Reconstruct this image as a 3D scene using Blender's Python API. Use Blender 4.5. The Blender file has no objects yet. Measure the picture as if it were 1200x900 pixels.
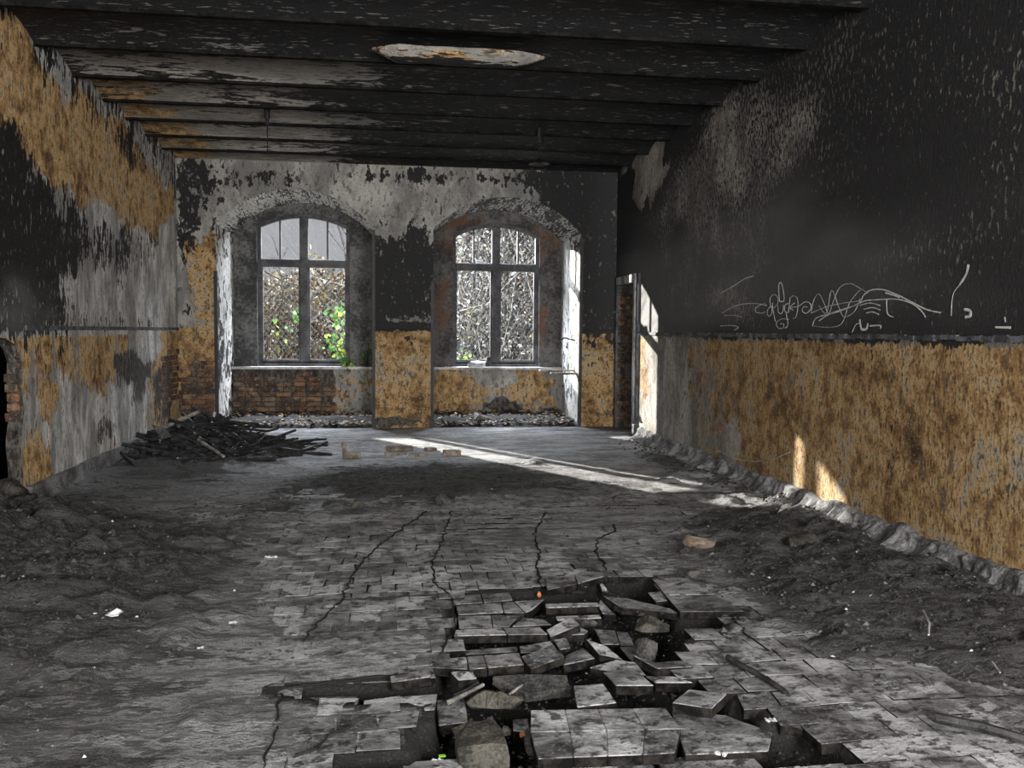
import bpy, bmesh, math, random
import numpy as np
from mathutils import Vector, Matrix, noise as mnoise
from mathutils.geometry import delaunay_2d_cdt

SC = bpy.context.scene
COL = SC.collection
random.seed(7)
RNG = np.random.default_rng(11)

# ------------------------------------------------------------------ camera
F = 1050.0; H = 1.5
YAW = math.atan(150/F); PITCH = math.atan(62/F); ROLL = 0.008
cf = Vector((math.sin(YAW)*math.cos(PITCH), math.cos(YAW)*math.cos(PITCH), -math.sin(PITCH)))
r0 = Vector((math.cos(YAW), -math.sin(YAW), 0)); u0 = r0.cross(cf)
cr = r0*math.cos(ROLL) + u0*math.sin(ROLL); cu = -r0*math.sin(ROLL) + u0*math.cos(ROLL)
cam_d = bpy.data.cameras.new('camera'); cam = bpy.data.objects.new('camera', cam_d); COL.objects.link(cam)
cam_d.sensor_width = 36; cam_d.lens = 36*F/1200; cam_d.clip_start = 0.05; cam_d.clip_end = 300
M = Matrix((cr, cu, -cf)).transposed().to_4x4(); M.translation = Vector((0, 0, H)); cam.matrix_world = M
SC.camera = cam

# ------------------------------------------------------------------ light
EXPOSURE = 0.0
SC.view_settings.view_transform = 'Standard'; SC.view_settings.look = 'None'
SC.view_settings.exposure = EXPOSURE; SC.view_settings.gamma = 1; SC.view_settings.use_curve_mapping = False
world = bpy.data.worlds.new('overcast_sky'); SC.world = world; world.use_nodes = True
bg = world.node_tree.nodes['Background']; bg.inputs['Color'].default_value = (0.88, 0.89, 0.93, 1); bg.inputs['Strength'].default_value = 0.43

SUN_DIR = Vector((0.60, -1.0, -0.295*1.166))
sd = bpy.data.lights.new('sun', 'SUN'); so = bpy.data.objects.new('sun', sd); COL.objects.link(so)
sd.energy = 21.0; sd.angle = math.radians(0.5); sd.color = (1.0, 0.95, 0.86)
so.rotation_euler = SUN_DIR.to_track_quat('-Z', 'Y').to_euler()

def area(name, loc, target, sx, sy, power, color):
    d = bpy.data.lights.new(name, 'AREA'); o = bpy.data.objects.new(name, d); COL.objects.link(o)
    d.shape = 'RECTANGLE'; d.size = sx; d.size_y = sy; d.energy = power; d.color = color
    o.location = loc; o.rotation_euler = (Vector(target)-Vector(loc)).to_track_quat('-Z', 'Y').to_euler()
    return o
# daylight entering through the two windows (sky above the thicket) and unseen fill lamps added at made-up rear openings
area('daylight_left_window', (-1.3, 17.2, 5.0), (-0.6, 12.0, 0.2), 3.0, 2.0, 2300, (0.86, 0.92, 1.0))
area('daylight_right_window', (1.9, 17.2, 5.0), (1.4, 12.0, 0.2), 3.0, 2.0, 2300, (0.86, 0.92, 1.0))
area('fill_rear_left', (-1.9, -2.6, 2.1), (1.2, 9.0, 2.4), 1.6, 2.2, 480, (1.0, 0.97, 0.93))
area('fill_rear_right', (2.2, -2.6, 2.1), (-2.2, 9.0, 3.2), 1.6, 2.2, 1050, (1.0, 0.97, 0.93))

# ------------------------------------------------------------------ pixel <-> room helpers (photo frame 1200x900)
def ray(x, y): return cf + cr*((x-600)/F) - cu*((y-450)/F)
def onz(x, y, z=0.0):
    d = ray(x, y); t = (z-H)/d.z; return Vector((d.x*t, d.y*t, z))
def ony(x, y, Y):
    d = ray(x, y); t = Y/d.y; return Vector((d.x*t, Y, H+d.z*t))
def onx(x, y, X):
    d = ray(x, y); t = X/d.x; return Vector((X, d.y*t, H+d.z*t))

XL, XR, D, ZB, ZC = -3.0, 3.6, 13.75, 3.93, 4.05
ND = 1.5                       # niche depth
YW = D + ND                    # window wall plane

# ------------------------------------------------------------------ noise
def _hash(ix, iy, s):
    h = (ix.astype(np.int64)*374761393 + iy.astype(np.int64)*668265263 + s*974634777) & 0xffffffff
    h = ((h ^ (h >> 13))*1274126177) & 0xffffffff
    return ((h ^ (h >> 16)) & 0xffffff)/float(0xffffff)
def vnoise(x, y, s=0):
    x = np.asarray(x, float); y = np.asarray(y, float)
    ix = np.floor(x); iy = np.floor(y); fx = x-ix; fy = y-iy
    fx = fx*fx*(3-2*fx); fy = fy*fy*(3-2*fy)
    a = _hash(ix, iy, s); b = _hash(ix+1, iy, s); c = _hash(ix, iy+1, s); d = _hash(ix+1, iy+1, s)
    return (a*(1-fx)+b*fx)*(1-fy) + (c*(1-fx)+d*fx)*fy
def fbm(x, y, s=0, o=4):
    t = 0; a = .5; n = 0
    x = np.asarray(x, float); y = np.asarray(y, float)
    for i in range(o):
        t = t + a*vnoise(x*2**i+i*17.3, y*2**i-i*9.1, s+i); n += a; a *= .5
    return t/n
def sstep(a, b, x):
    t = np.clip((x-a)/(b-a), 0, 1); return t*t*(3-2*t)

# ------------------------------------------------------------------ object helpers
def tag(o, label=None, cat=None, group=None, kind=None):
    if label: o['label'] = label
    if cat: o['category'] = cat
    if group: o['group'] = group
    if kind: o['kind'] = kind
    return o
def mesh_obj(name, me, mat=None, parent=None, loc=None):
    o = bpy.data.objects.new(name, me); COL.objects.link(o)
    if mat: me.materials.append(mat)
    if loc is not None: o.location = loc
    if parent: o.parent = parent
    return o
def from_bm(name, bm, mat=None, parent=None, smooth=False, loc=None):
    me = bpy.data.meshes.new(name); bm.normal_update(); bm.to_mesh(me); bm.free()
    if smooth:
        for p in me.polygons: p.use_smooth = True
    return mesh_obj(name, me, mat, parent, loc)
def from_py(name, vs, fs, mat=None, parent=None, smooth=False):
    me = bpy.data.meshes.new(name); me.from_pydata([tuple(v) for v in vs], [], fs); me.update()
    if smooth: me.polygons.foreach_set('use_smooth', [True]*len(me.polygons))
    return mesh_obj(name, me, mat, parent)
def empty(name, loc=(0, 0, 0)):
    o = bpy.data.objects.new(name, None); COL.objects.link(o); o.location = loc; o.empty_display_size = .1; return o
def recalc(bm): bmesh.ops.recalc_face_normals(bm, faces=bm.faces[:])
def bm_box(bm, x0, x1, y0, y1, z0, z1):
    v = [bm.verts.new(p) for p in ((x0,y0,z0),(x1,y0,z0),(x1,y1,z0),(x0,y1,z0),(x0,y0,z1),(x1,y0,z1),(x1,y1,z1),(x0,y1,z1))]
    for f in ((0,3,2,1),(4,5,6,7),(0,1,5,4),(1,2,6,5),(2,3,7,6),(3,0,4,7)): bm.faces.new([v[i] for i in f])
    return v
def box(name, b, mat, parent=None, bevel=0.0):
    bm = bmesh.new(); bm_box(bm, *b)
    if bevel: bmesh.ops.bevel(bm, geom=bm.edges[:], offset=bevel, segments=1, affect='EDGES')
    return from_bm(name, bm, mat, parent)
def add_tube(bm, pts, rad, n=6, cap=True, taper=None):
    pts = [Vector(p) for p in pts]; rings = []
    for i, p in enumerate(pts):
        t = (pts[min(i+1, len(pts)-1)]-pts[max(i-1, 0)]).normalized()
        a = t.cross(Vector((0, 0, 1)));
        if a.length < 1e-3: a = t.cross(Vector((1, 0, 0)))
        a.normalize(); b = t.cross(a)
        r = rad if taper is None else rad*(1+(taper-1)*i/(len(pts)-1))
        rings.append([bm.verts.new(p+a*(r*math.cos(2*math.pi*k/n))+b*(r*math.sin(2*math.pi*k/n))) for k in range(n)])
    for i in range(len(rings)-1):
        for k in range(n): bm.faces.new((rings[i][k], rings[i][(k+1) % n], rings[i+1][(k+1) % n], rings[i+1][k]))
    if cap: bm.faces.new(rings[0][::-1]); bm.faces.new(rings[-1])
def set_attr(me, name, vals):
    a = me.attributes.new(name, 'FLOAT', 'POINT'); a.data.foreach_set('value', np.asarray(vals, np.float32))

def inpoly(px, py, poly):
    px = np.asarray(px, float); py = np.asarray(py, float); ins = np.zeros(px.shape, bool)
    n = len(poly)
    for i in range(n):
        x1, y1 = poly[i]; x2, y2 = poly[(i+1) % n]
        if y1 == y2: continue
        c = ((y1 > py) != (y2 > py)) & (px < (x2-x1)*(py-y1)/(y2-y1)+x1)
        ins ^= c
    return ins
def distpoly(px, py, poly):
    px = np.asarray(px, float); py = np.asarray(py, float); d = np.full(px.shape, 1e9); n = len(poly)
    for i in range(n):
        x1, y1 = poly[i]; x2, y2 = poly[(i+1) % n]; dx, dy = x2-x1, y2-y1
        t = np.clip(((px-x1)*dx+(py-y1)*dy)/(dx*dx+dy*dy+1e-12), 0, 1)
        d = np.minimum(d, np.hypot(px-x1-t*dx, py-y1-t*dy))
    return d
def subdiv_loop(loop, step, closed=True):
    out = []; n = len(loop)
    for i in range(n if closed else n-1):
        a = Vector(loop[i]); b = Vector(loop[(i+1) % n]); k = max(1, int((b-a).length/step+.5))
        for j in range(k): out.append(tuple(a.lerp(b, j/k)))
    if not closed: out.append(tuple(loop[-1]))
    return out
def panel(outer, holes, step, mp):
    """triangulated flat panel with holes; mp maps (u,v) to room coordinates"""
    outer = subdiv_loop(outer, step); holes = [subdiv_loop(h, step*.7) for h in holes]
    us = [p[0] for p in outer]; vs = [p[1] for p in outer]
    gu, gv = np.meshgrid(np.arange(min(us)+step/2, max(us), step), np.arange(min(vs)+step/2, max(vs), step))
    gu = gu.ravel(); gv = gv.ravel(); keep = inpoly(gu, gv, outer) & (distpoly(gu, gv, outer) > step*.4)
    for h in holes: keep &= ~inpoly(gu, gv, h) & (distpoly(gu, gv, h) > step*.4)
    pts = list(zip(gu[keep], gv[keep])); edges = []
    for lp in [outer]+holes:
        b = len(pts); pts += lp; edges += [(b+i, b+(i+1) % len(lp)) for i in range(len(lp))]
    co, _, fa, *_ = delaunay_2d_cdt([Vector(p) for p in pts], edges, [], 0, 1e-5)
    cu_ = np.array([[sum(co[i][k] for i in f)/len(f) for k in (0, 1)] for f in fa])
    ok = inpoly(cu_[:, 0], cu_[:, 1], outer)
    for h in holes: ok &= ~inpoly(cu_[:, 0], cu_[:, 1], h)
    fs = [tuple(f) for f, k in zip(fa, ok) if k]
    return [mp(c[0], c[1]) for c in co], fs, np.array([[c[0], c[1]] for c in co])

# ------------------------------------------------------------------ materials
def mat_new(name):
    m = bpy.data.materials.new(name); m.use_nodes = True; nt = m.node_tree; nt.nodes.clear()
    out = nt.nodes.new('ShaderNodeOutputMaterial'); b = nt.nodes.new('ShaderNodeBsdfPrincipled')
    nt.links.new(b.outputs[0], out.inputs[0]); return m, nt, b, out
class G:
    """small node-graph builder"""
    def __init__(s, nt):
        s.nt = nt; s.tc = nt.nodes.new('ShaderNodeTexCoord')
        s.geo = nt.nodes.new('ShaderNodeNewGeometry')
    def lk(s, a, b): s.nt.links.new(a, b)
    def val(s, sock, v):
        if hasattr(v, 'is_output') or isinstance(v, bpy.types.NodeSocket): s.lk(v, sock)
        else: sock.default_value = v
    def pos(s, scale=(1, 1, 1), off=(0, 0, 0), obj=False):
        n = s.nt.nodes.new('ShaderNodeMapping'); n.inputs['Scale'].default_value = scale; n.inputs['Location'].default_value = off
        s.lk(s.tc.outputs['Object'] if obj else s.geo.outputs['Position'], n.inputs[0]); return n.outputs[0]
    def noise(s, vec, scale, detail=5, rough=.55, dist=0):
        n = s.nt.nodes.new('ShaderNodeTexNoise'); s.lk(vec, n.inputs['Vector']); n.inputs['Scale'].default_value = scale
        n.inputs['Detail'].default_value = detail; n.inputs['Roughness'].default_value = rough; n.inputs['Distortion'].default_value = dist
        return n.outputs['Fac']
    def voro(s, vec, scale, feat='F1'):
        n = s.nt.nodes.new('ShaderNodeTexVoronoi'); n.feature = feat; s.lk(vec, n.inputs['Vector']); n.inputs['Scale'].default_value = scale
        return n.outputs['Distance']
    def m(s, op, a, b=0.0, c=None, clamp=False):
        n = s.nt.nodes.new('ShaderNodeMath'); n.operation = op; n.use_clamp = clamp
        s.val(n.inputs[0], a); s.val(n.inputs[1], b)
        if c is not None: s.val(n.inputs[2], c)
        return n.outputs[0]
    def ss(s, x, a, b, t0=0., t1=1.):
        n = s.nt.nodes.new('ShaderNodeMapRange'); n.interpolation_type = 'SMOOTHSTEP'
        s.val(n.inputs[0], x); n.inputs[1].default_value = a; n.inputs[2].default_value = b; n.inputs[3].default_value = t0; n.inputs[4].default_value = t1
        return n.outputs[0]
    def attr(s, name):
        n = s.nt.nodes.new('ShaderNodeAttribute'); n.attribute_name = name; return n.outputs['Fac']
    def mix(s, f, a, b):
        n = s.nt.nodes.new('ShaderNodeMix'); n.data_type = 'RGBA'; s.val(n.inputs[0], f)
        for k, v in ((6, a), (7, b)):
            if isinstance(v, tuple): n.inputs[k].default_value = (*v, 1) if len(v) == 3 else v
            else: s.lk(v, n.inputs[k])
        return n.outputs[2]
    def ramp(s, f, stops, interp='LINEAR'):
        n = s.nt.nodes.new('ShaderNodeValToRGB'); n.color_ramp.interpolation = interp; s.val(n.inputs[0], f)
        e = n.color_ramp.elements
        while len(e) < len(stops): e.new(.5)
        for i, (p, c) in enumerate(stops): e[i].position = p; e[i].color = (*c, 1)
        return n.outputs[0]
    def bump(s, h, strength, dist, b, prev=None):
        n = s.nt.nodes.new('ShaderNodeBump'); s.val(n.inputs['Strength'], strength); n.inputs['Distance'].default_value = dist
        s.lk(h, n.inputs['Height'])
        if prev: s.lk(prev, n.inputs['Normal'])
        s.lk(n.outputs[0], b.inputs['Normal']); return n.outputs[0]

def wall_material(name, stretch, seed=0., pale=((.17, .168, .16), (.42, .41, .385)), sootcol=(.008, .008, .009), warm=1.0, fine=22.):
    """old paint: attributes soot / och / raw / spk (0..1) say where each coat remains; noise makes the ragged edges"""
    m, nt, b, out = mat_new(name); g = G(nt)
    P = g.pos(stretch, (seed, seed*.7, seed*1.3)); Q = g.pos((1, 1, 1), (seed*2, 3, 1))
    n1 = g.noise(P, 2.0, 9, .62, .3); n2 = g.noise(P, 11., 6, .6); n3 = g.noise(P, fine, 4, .6); n4 = g.noise(Q, 1.3, 5, .6)
    n5 = g.noise(Q, 45., 3, .6)
    palec = g.mix(g.ss(g.m('ADD', n1, g.m('MULTIPLY', n2, .5)), .6, .95), pale[0], pale[1])
    palec = g.mix(g.ss(n3, .53, .62, 0, .7), palec, (.06, .058, .055)); palec = g.mix(g.ss(n5, .56, .66, 0, .5), palec, (.07, .068, .065))
    n6 = g.noise(Q, 7., 8, .68); och = g.ramp(g.m('ADD', g.m('MULTIPLY', n4, .35), g.m('ADD', g.m('MULTIPLY', n6, .5), g.m('MULTIPLY', n2, .2))), [(.38, (.035, .022, .012)), (.45, (.13, .075, .032)), (.51, (.30*warm, .185*warm, .082*warm)), (.56, (.42*warm, .29*warm, .145*warm)), (.61, (.30, .255, .19)), (.66, (.20, .19, .175))])
    och = g.mix(g.ss(n3, .53, .62, 0, .75), och, (.06, .036, .018)); och = g.mix(g.ss(n2, .40, .32, 0, .8), och, (.10, .085, .07))
    och = g.mix(g.ss(n5, .56, .64, 0, .7), och, (.03, .019, .010)); och = g.mix(g.ss(n5, .40, .33, 0, .5), och, (.50, .40, .26))
    om = g.ss(g.m('ADD', g.attr('och'), g.m('ADD', g.m('MULTIPLY', g.m('SUBTRACT', n1, .5), 1.2), g.m('MULTIPLY', g.m('SUBTRACT', n2, .5), 1.3))), .45, .56)
    c = g.mix(om, palec, och)
    rawm = g.ss(g.m('ADD', g.attr('raw'), g.m('ADD', g.m('MULTIPLY', g.m('SUBTRACT', n2, .5), 1.3), g.m('MULTIPLY', g.m('SUBTRACT', n3, .5), .8))), .46, .56)
    rawc = g.mix(g.ss(n3, .4, .65), (.03, .027, .024), (.11, .10, .09))
    c = g.mix(rawm, c, rawc)
    # soot coat with flaking
    sp = g.m('MULTIPLY', g.m('SUBTRACT', n1, .5), 1.3); sp2 = g.m('ADD', g.m('MULTIPLY', g.m('SUBTRACT', n2, .5), 1.5), g.m('MULTIPLY', g.m('SUBTRACT', n3, .5), .5))
    smk = g.m('ADD', g.attr('soot'), g.m('ADD', sp, sp2))
    sm = g.ss(smk, .47, .55)
    flake = g.ss(g.m('ADD', g.attr('spk'), g.m('MULTIPLY', g.m('SUBTRACT', n3, .5), 2.4)), .58, .68)
    sm = g.m('MULTIPLY', sm, g.m('SUBTRACT', 1, flake))
    haze = g.attr('haze')  # haze greys the soot; beside the right window it paints in sheen
    sc = g.mix(haze, sootcol, (.10, .10, .104)); sc = g.mix(g.ss(g.noise(Q, 160., 3, .7), .52, .66, 0, .8), sc, (.030, .030, .030))
    sc = g.mix(g.ss(n5, .55, .7, 0, .5), sc, (.03, .03, .03))
    c = g.mix(sm, c, sc)
    g.lk(c, b.inputs['Base Color'])
    g.val(b.inputs['Roughness'], g.m('SUBTRACT', .88, g.m('MULTIPLY', sm, .22)))
    b.inputs['Specular IOR Level'].default_value = .25
    bp = g.bump(g.m('ADD', g.m('ADD', sm, om), g.m('ADD', g.m('MULTIPLY', n3, .7), n5)), .7, .008, b)
    return m

M_wall = wall_material('peeling_wall_paint', (1, 1, .55))
M_left = wall_material('peeling_left_wall_paint', (1, 1.25, .42), 5., pale=((.24, .235, .225), (.78, .77, .75)), warm=1.4)
M_right = wall_material('burnt_right_wall_paint', (1, 1.1, .5), 9., pale=((.15, .14, .125), (.40, .37, .33)), fine=30., warm=.92)
M_reveal = wall_material('flaking_reveal_paint', (1, .4, .4), 13., pale=((.45, .445, .43), (.82, .815, .80)))
M_arch = wall_material('flaking_arch_paint', (3.0, .35, 3.0), 17., pale=((.45, .445, .43), (.82, .815, .80)))
M_ceil = wall_material('sooty_ceiling_paint', (.32, 1.6, 1.6), 21., pale=((.15, .143, .132), (.40, .38, .35)), sootcol=(.010, .010, .011))

def grey_material(name, c0, c1, scale=3., rough=.85, stretch=(1, 1, 1), tint=None, bump=.004, obj=False):
    m, nt, b, out = mat_new(name); g = G(nt)
    P = g.pos(stretch, obj=obj); n1 = g.noise(P, scale, 7, .62); n2 = g.noise(P, scale*9, 4, .6)
    c = g.mix(g.ss(g.m('ADD', n1, g.m('MULTIPLY', g.m('SUBTRACT', n2, .5), .6)), .35, .68), c0, c1)
    if tint: c = g.mix(g.ss(g.noise(P, scale*.6, 4, .6), .52, .66, 0, .8), c, tint)
    g.lk(c, b.inputs['Base Color']); b.inputs['Roughness'].default_value = rough; b.inputs['Specular IOR Level'].default_value = .3
    g.bump(g.m('ADD', n2, n1), .6, bump, b); return m
M_cement = grey_material('sooty_cement', (.030, .030, .031), (.15, .15, .15), 2.2)
M_cement_rust = grey_material('sooty_cement_with_rust', (.028, .027, .026), (.12, .115, .11), 2.2, tint=(.12, .06, .032))
M_frame = grey_material('grey_window_paint', (.025, .025, .028), (.085, .085, .09), 5., .6)
M_sill = grey_material('pale_sill', (.25, .25, .25), (.6, .6, .6), 6.)
M_steel = grey_material('black_steel', (.006, .006, .007), (.02, .02, .022), 8., .5)
M_beam = grey_material('sooted_beam_flange', (.005, .005, .005), (.016, .016, .016), 8., 1.0)
M_beam.node_tree.nodes['Principled BSDF'].inputs['Specular IOR Level'].default_value = .03
M_trim = grey_material('blue_grey_trim', (.03, .032, .036), (.13, .135, .15), 9., .7)
M_char = grey_material('charred_wood', (.008, .008, .009), (.045, .045, .047), 14., .55, (1, 1, 1), bump=.003)
M_pale_wood = grey_material('weathered_wood', (.08, .08, .075), (.3, .29, .27), 12., .8, bump=.003)
M_doorpaint = grey_material('flaking_white_door_paint', (.10, .10, .10), (.48, .48, .47), 5., .6, (1, 1, .3))
M_base = grey_material('dusty_skirting', (.05, .05, .052), (.22, .22, .225), 5., .8)
M_void = grey_material('black_void', (.004, .004, .004), (.012, .011, .010), 3.)
M_mortar = grey_material('mortar', (.035, .03, .026), (.13, .115, .10), 10.)
M_rock = grey_material('concrete_chunk', (.012, .0115, .010), (.075, .071, .060), 9., tint=(.085, .074, .055), bump=.012)
M_rock_dark = grey_material('sooty_rubble', (.012, .012, .012), (.07, .068, .064), 9., bump=.012)
M_paper = grey_material('dusty_paper', (.18, .18, .185), (.48, .48, .48), 9., .7)
M_rubblebrick = grey_material('dusty_brick', (.08, .065, .052), (.30, .26, .21), 9., tint=(.16, .10, .065), bump=.008)
M_orange = grey_material('orange_brick_fragment', (.3, .09, .03), (.5, .17, .06), 12.)
M_chalk = grey_material('scratched_line', (.35, .35, .35), (.62, .62, .6), 20.)

def brick_material():
    m, nt, b, out = mat_new('old_brick'); g = G(nt)
    oi = nt.nodes.new('ShaderNodeObjectInfo')
    P = g.pos(); n1 = g.noise(P, 9., 5, .6); n2 = g.noise(P, 40., 4, .6)
    c = g.ramp(oi.outputs['Random'], [(0, (.06, .03, .018)), (.35, (.12, .055, .028)), (.7, (.19, .085, .038)), (1, (.24, .15, .085))])
    c = g.mix(g.ss(n1, .43, .56, 0, .9), c, (.022, .019, .017)); c = g.mix(g.ss(n2, .55, .63, 0, .75), c, (.22, .17, .12)); c = g.mix(g.ss(g.noise(P, 3.5, 6, .7), .52, .58, 0, .8), c, (.16, .12, .08)); c = g.mix(g.ss(g.noise(P, 4.5, 6, .7), .53, .60, 0, .8), c, (.035, .032, .03))
    g.lk(c, b.inputs['Base Color']); b.inputs['Roughness'].default_value = .9; g.bump(n2, .6, .006, b); return m
M_brick = brick_material()

def tile_material():
    m, nt, b, out = mat_new('dusty_floor_tile'); g = G(nt)
    P = g.pos(); n1 = g.noise(P, 2.6, 6, .6); n2 = g.noise(P, 16., 6, .65); n3 = g.noise(P, 60., 4, .65)
    rnd = g.attr('rnd'); oi = nt.nodes.new('ShaderNodeObjectInfo')
    r = g.m('FRACT', g.m('ADD', rnd, oi.outputs['Random']))
    st = g.pos((.85, 1.25, 1)); n4 = g.noise(st, 7., 8, .72)
    v = g.m('ADD', g.m('MULTIPLY', r, .10), g.m('ADD', g.m('MULTIPLY', n1, .55), g.m('MULTIPLY', n4, .45)))
    c = g.ramp(v, [(.40, (.028, .0285, .03)), (.47, (.085, .086, .091)), (.54, (.18, .183, .192)), (.62, (.40, .405, .42))])
    c = g.mix(g.ss(n2, .53, .60, 0, .85), c, (.014, .014, .015))
    c = g.mix(g.ss(n4, .44, .36, 0, .75), c, (.018, .018, .018))
    c = g.mix(g.ss(n3, .56, .64, 0, .55), c, (.30, .30, .31)); c = g.mix(g.ss(n3, .42, .36, 0, .6), c, (.02, .02, .02))
    # shade painted into the colour: side and lower faces near black and dull
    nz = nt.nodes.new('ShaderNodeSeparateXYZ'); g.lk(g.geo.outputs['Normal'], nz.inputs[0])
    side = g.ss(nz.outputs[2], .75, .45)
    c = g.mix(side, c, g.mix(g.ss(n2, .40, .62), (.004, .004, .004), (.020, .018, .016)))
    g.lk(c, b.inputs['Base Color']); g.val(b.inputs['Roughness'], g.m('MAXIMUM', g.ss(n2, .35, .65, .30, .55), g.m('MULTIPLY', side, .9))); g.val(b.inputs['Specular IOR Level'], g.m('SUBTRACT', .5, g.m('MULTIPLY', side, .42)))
    g.bump(g.m('ADD', n3, g.m('ADD', g.m('MULTIPLY', n2, 2.), g.m('MULTIPLY', n4, 2.))), .8, .007, b); return m
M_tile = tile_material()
def floor_material():
    m, nt, b, out = mat_new('floor_dirt_and_dust'); g = G(nt)
    P = g.pos(); PX = g.pos((.45, 1, 1)); n1 = g.noise(PX, 3.2, 8, .65, .4); n2 = g.noise(PX, 22., 6, .68); n3 = g.noise(P, 90., 3, .6)
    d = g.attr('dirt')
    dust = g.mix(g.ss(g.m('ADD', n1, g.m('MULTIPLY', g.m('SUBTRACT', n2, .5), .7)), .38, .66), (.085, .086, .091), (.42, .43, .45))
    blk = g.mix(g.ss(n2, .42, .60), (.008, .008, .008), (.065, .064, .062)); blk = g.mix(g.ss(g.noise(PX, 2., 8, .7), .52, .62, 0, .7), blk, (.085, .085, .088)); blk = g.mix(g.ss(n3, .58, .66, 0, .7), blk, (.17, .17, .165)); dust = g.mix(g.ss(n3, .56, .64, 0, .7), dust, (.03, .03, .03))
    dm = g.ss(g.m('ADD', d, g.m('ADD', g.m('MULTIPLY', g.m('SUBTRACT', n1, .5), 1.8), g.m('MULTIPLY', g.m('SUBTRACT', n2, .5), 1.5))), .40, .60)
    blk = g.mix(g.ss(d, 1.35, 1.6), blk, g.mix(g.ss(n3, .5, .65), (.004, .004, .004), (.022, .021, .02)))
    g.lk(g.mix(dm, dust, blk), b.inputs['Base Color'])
    g.val(b.inputs['Roughness'], g.ss(dm, 0, 1, .5, .85)); b.inputs['Specular IOR Level'].default_value = .45
    g.bump(g.m('ADD', n3, g.m('MULTIPLY', n2, 3.)), 1., .022, b); return m
M_floor = floor_material()
def island_material(name, stops, rough=.8, trans=0.0):
    m, nt, b, out = mat_new(name); g = G(nt)
    c = g.ramp(g.geo.outputs['Random Per Island'], stops, 'CONSTANT'); g.lk(c, b.inputs['Base Color']); b.inputs['Roughness'].default_value = rough
    if trans:
        t = nt.nodes.new('ShaderNodeBsdfTranslucent'); g.lk(c, t.inputs[0]); mx = nt.nodes.new('ShaderNodeMixShader'); mx.inputs[0].default_value = trans
        g.lk(b.outputs[0], mx.inputs[1]); g.lk(t.outputs[0], mx.inputs[2]); g.lk(mx.outputs[0], out.inputs[0])
    return m
M_leaf = island_material('autumn_leaves', [(0, (.10, .09, .07)), (.22, (.42, .40, .36)), (.42, (.22, .20, .15)), (.55, (.05, .05, .045)), (.68, (.55, .54, .52)), (.80, (.45, .33, .12)), (.88, (.22, .28, .07)), (.94, (.35, .17, .05))], .6, .45)
M_leaf2 = island_material('grey_winter_leaves', [(0, (.10, .10, .09)), (.25, (.40, .40, .39)), (.45, (.16, .16, .15)), (.6, (.04, .04, .04)), (.72, (.55, .55, .54)), (.88, (.42, .33, .14)), (.93, (.16, .20, .07)), (.97, (.3, .16, .07))], .6, .45)
M_ivy = island_material('green_ivy', [(0, (.10, .30, .03)), (.4, (.20, .45, .05)), (.7, (.06, .18, .02)), (.85, (.40, .55, .08))], .5, .5)
M_litter = island_material('leaf_litter', [(0, (.05, .035, .025)), (.3, (.12, .07, .035)), (.5, (.20, .12, .055)), (.68, (.03, .025, .02)), (.85, (.22, .18, .13)), (.95, (.40, .37, .33))])
M_grit = island_material('grit', [(0, (.012, .012, .012)), (.45, (.025, .025, .025)), (.8, (.05, .05, .048)), (.96, (.11, .11, .105)), (.992, (.45, .45, .44))])
M_branch = grey_material('bare_branches', (.05, .045, .04), (.30, .28, .25), 6.)
M_twig_dark = grey_material('dark_branches', (.015, .013, .012), (.05, .045, .04), 6.)
m, nt, b, out = mat_new('broken_window_glass'); b.inputs['Base Color'].default_value = (.75, .8, .85, 1); b.inputs['Roughness'].default_value = .12; b.inputs['Transmission Weight'].default_value = .6; M_glass = m
m, nt, b, out = mat_new('crumpled_foil'); b.inputs['Base Color'].default_value = (.7, .72, .78, 1); b.inputs['Roughness'].default_value = .35; b.inputs['Metallic'].default_value = .3; M_foil = m

# ------------------------------------------------------------------ painting of the coats: blobs given at photo points, kept in wall coordinates
class Field:
    def __init__(s, kind, plane): s.kind = kind; s.plane = plane; s.b = []
    def add(s, att, x, y, rx, ry, amt):
        f = ony if s.kind == 'y' else onx
        c = f(x, y, s.plane); e = f(x+rx, y, s.plane); e2 = f(x-rx, y, s.plane); v = f(x, y+ry, s.plane)
        i = 0 if s.kind == 'y' else 1
        s.b.append((att, c[i], c.z, max(.05, abs(e[i]-e2[i])/2), max(.03, abs(v.z-c.z)), amt))
    def ev(s, att, u, z, base):
        r = np.array(base, float)*np.ones_like(u)
        for k, (a, cu_, cz, ru, rz, amt) in enumerate(s.b):
            if a == att:
                w1 = fbm(u/ru*1.6+k*5, z/rz*1.6, k, 4)-.5; w2 = fbm(u/ru*1.6, z/rz*1.6+k*5, k+50, 4)-.5
                q = ((u-cu_)/ru+1.7*w1)**2+((z-cz)/rz+1.7*w2)**2; r += amt*np.exp(-(q**1.5)*.9)
        return r
def paint(me, **kw):
    for k in ('soot', 'och', 'raw', 'spk', 'haze'): set_attr(me, k, np.clip(kw.get(k, np.zeros(len(me.vertices))), -1, 2))

def arch_loop(x0, x1, zb, zs, zc, n=18):
    """closed loop: rectangle with a segmental arch top"""
    c = (x0+x1)/2; w = (x1-x0)/2; h = zc-zs; R = (w*w+h*h)/(2*h); a = math.asin(min(1, w/R)); cz = zc-R
    arc = [(c+R*math.sin(-a+2*a*i/n), cz+R*math.cos(-a+2*a*i/n)) for i in range(n+1)]
    return [(x1, zb), (x0, zb)] + arc
NICHES = [(-2.45, -.17, 3.04, 3.58), (.74, 3.03, 3.02, 3.55)]
WINS = [(-2.07, -.57, 3.20, 3.41), (1.15, 2.64, 3.12, 3.33)]

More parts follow.
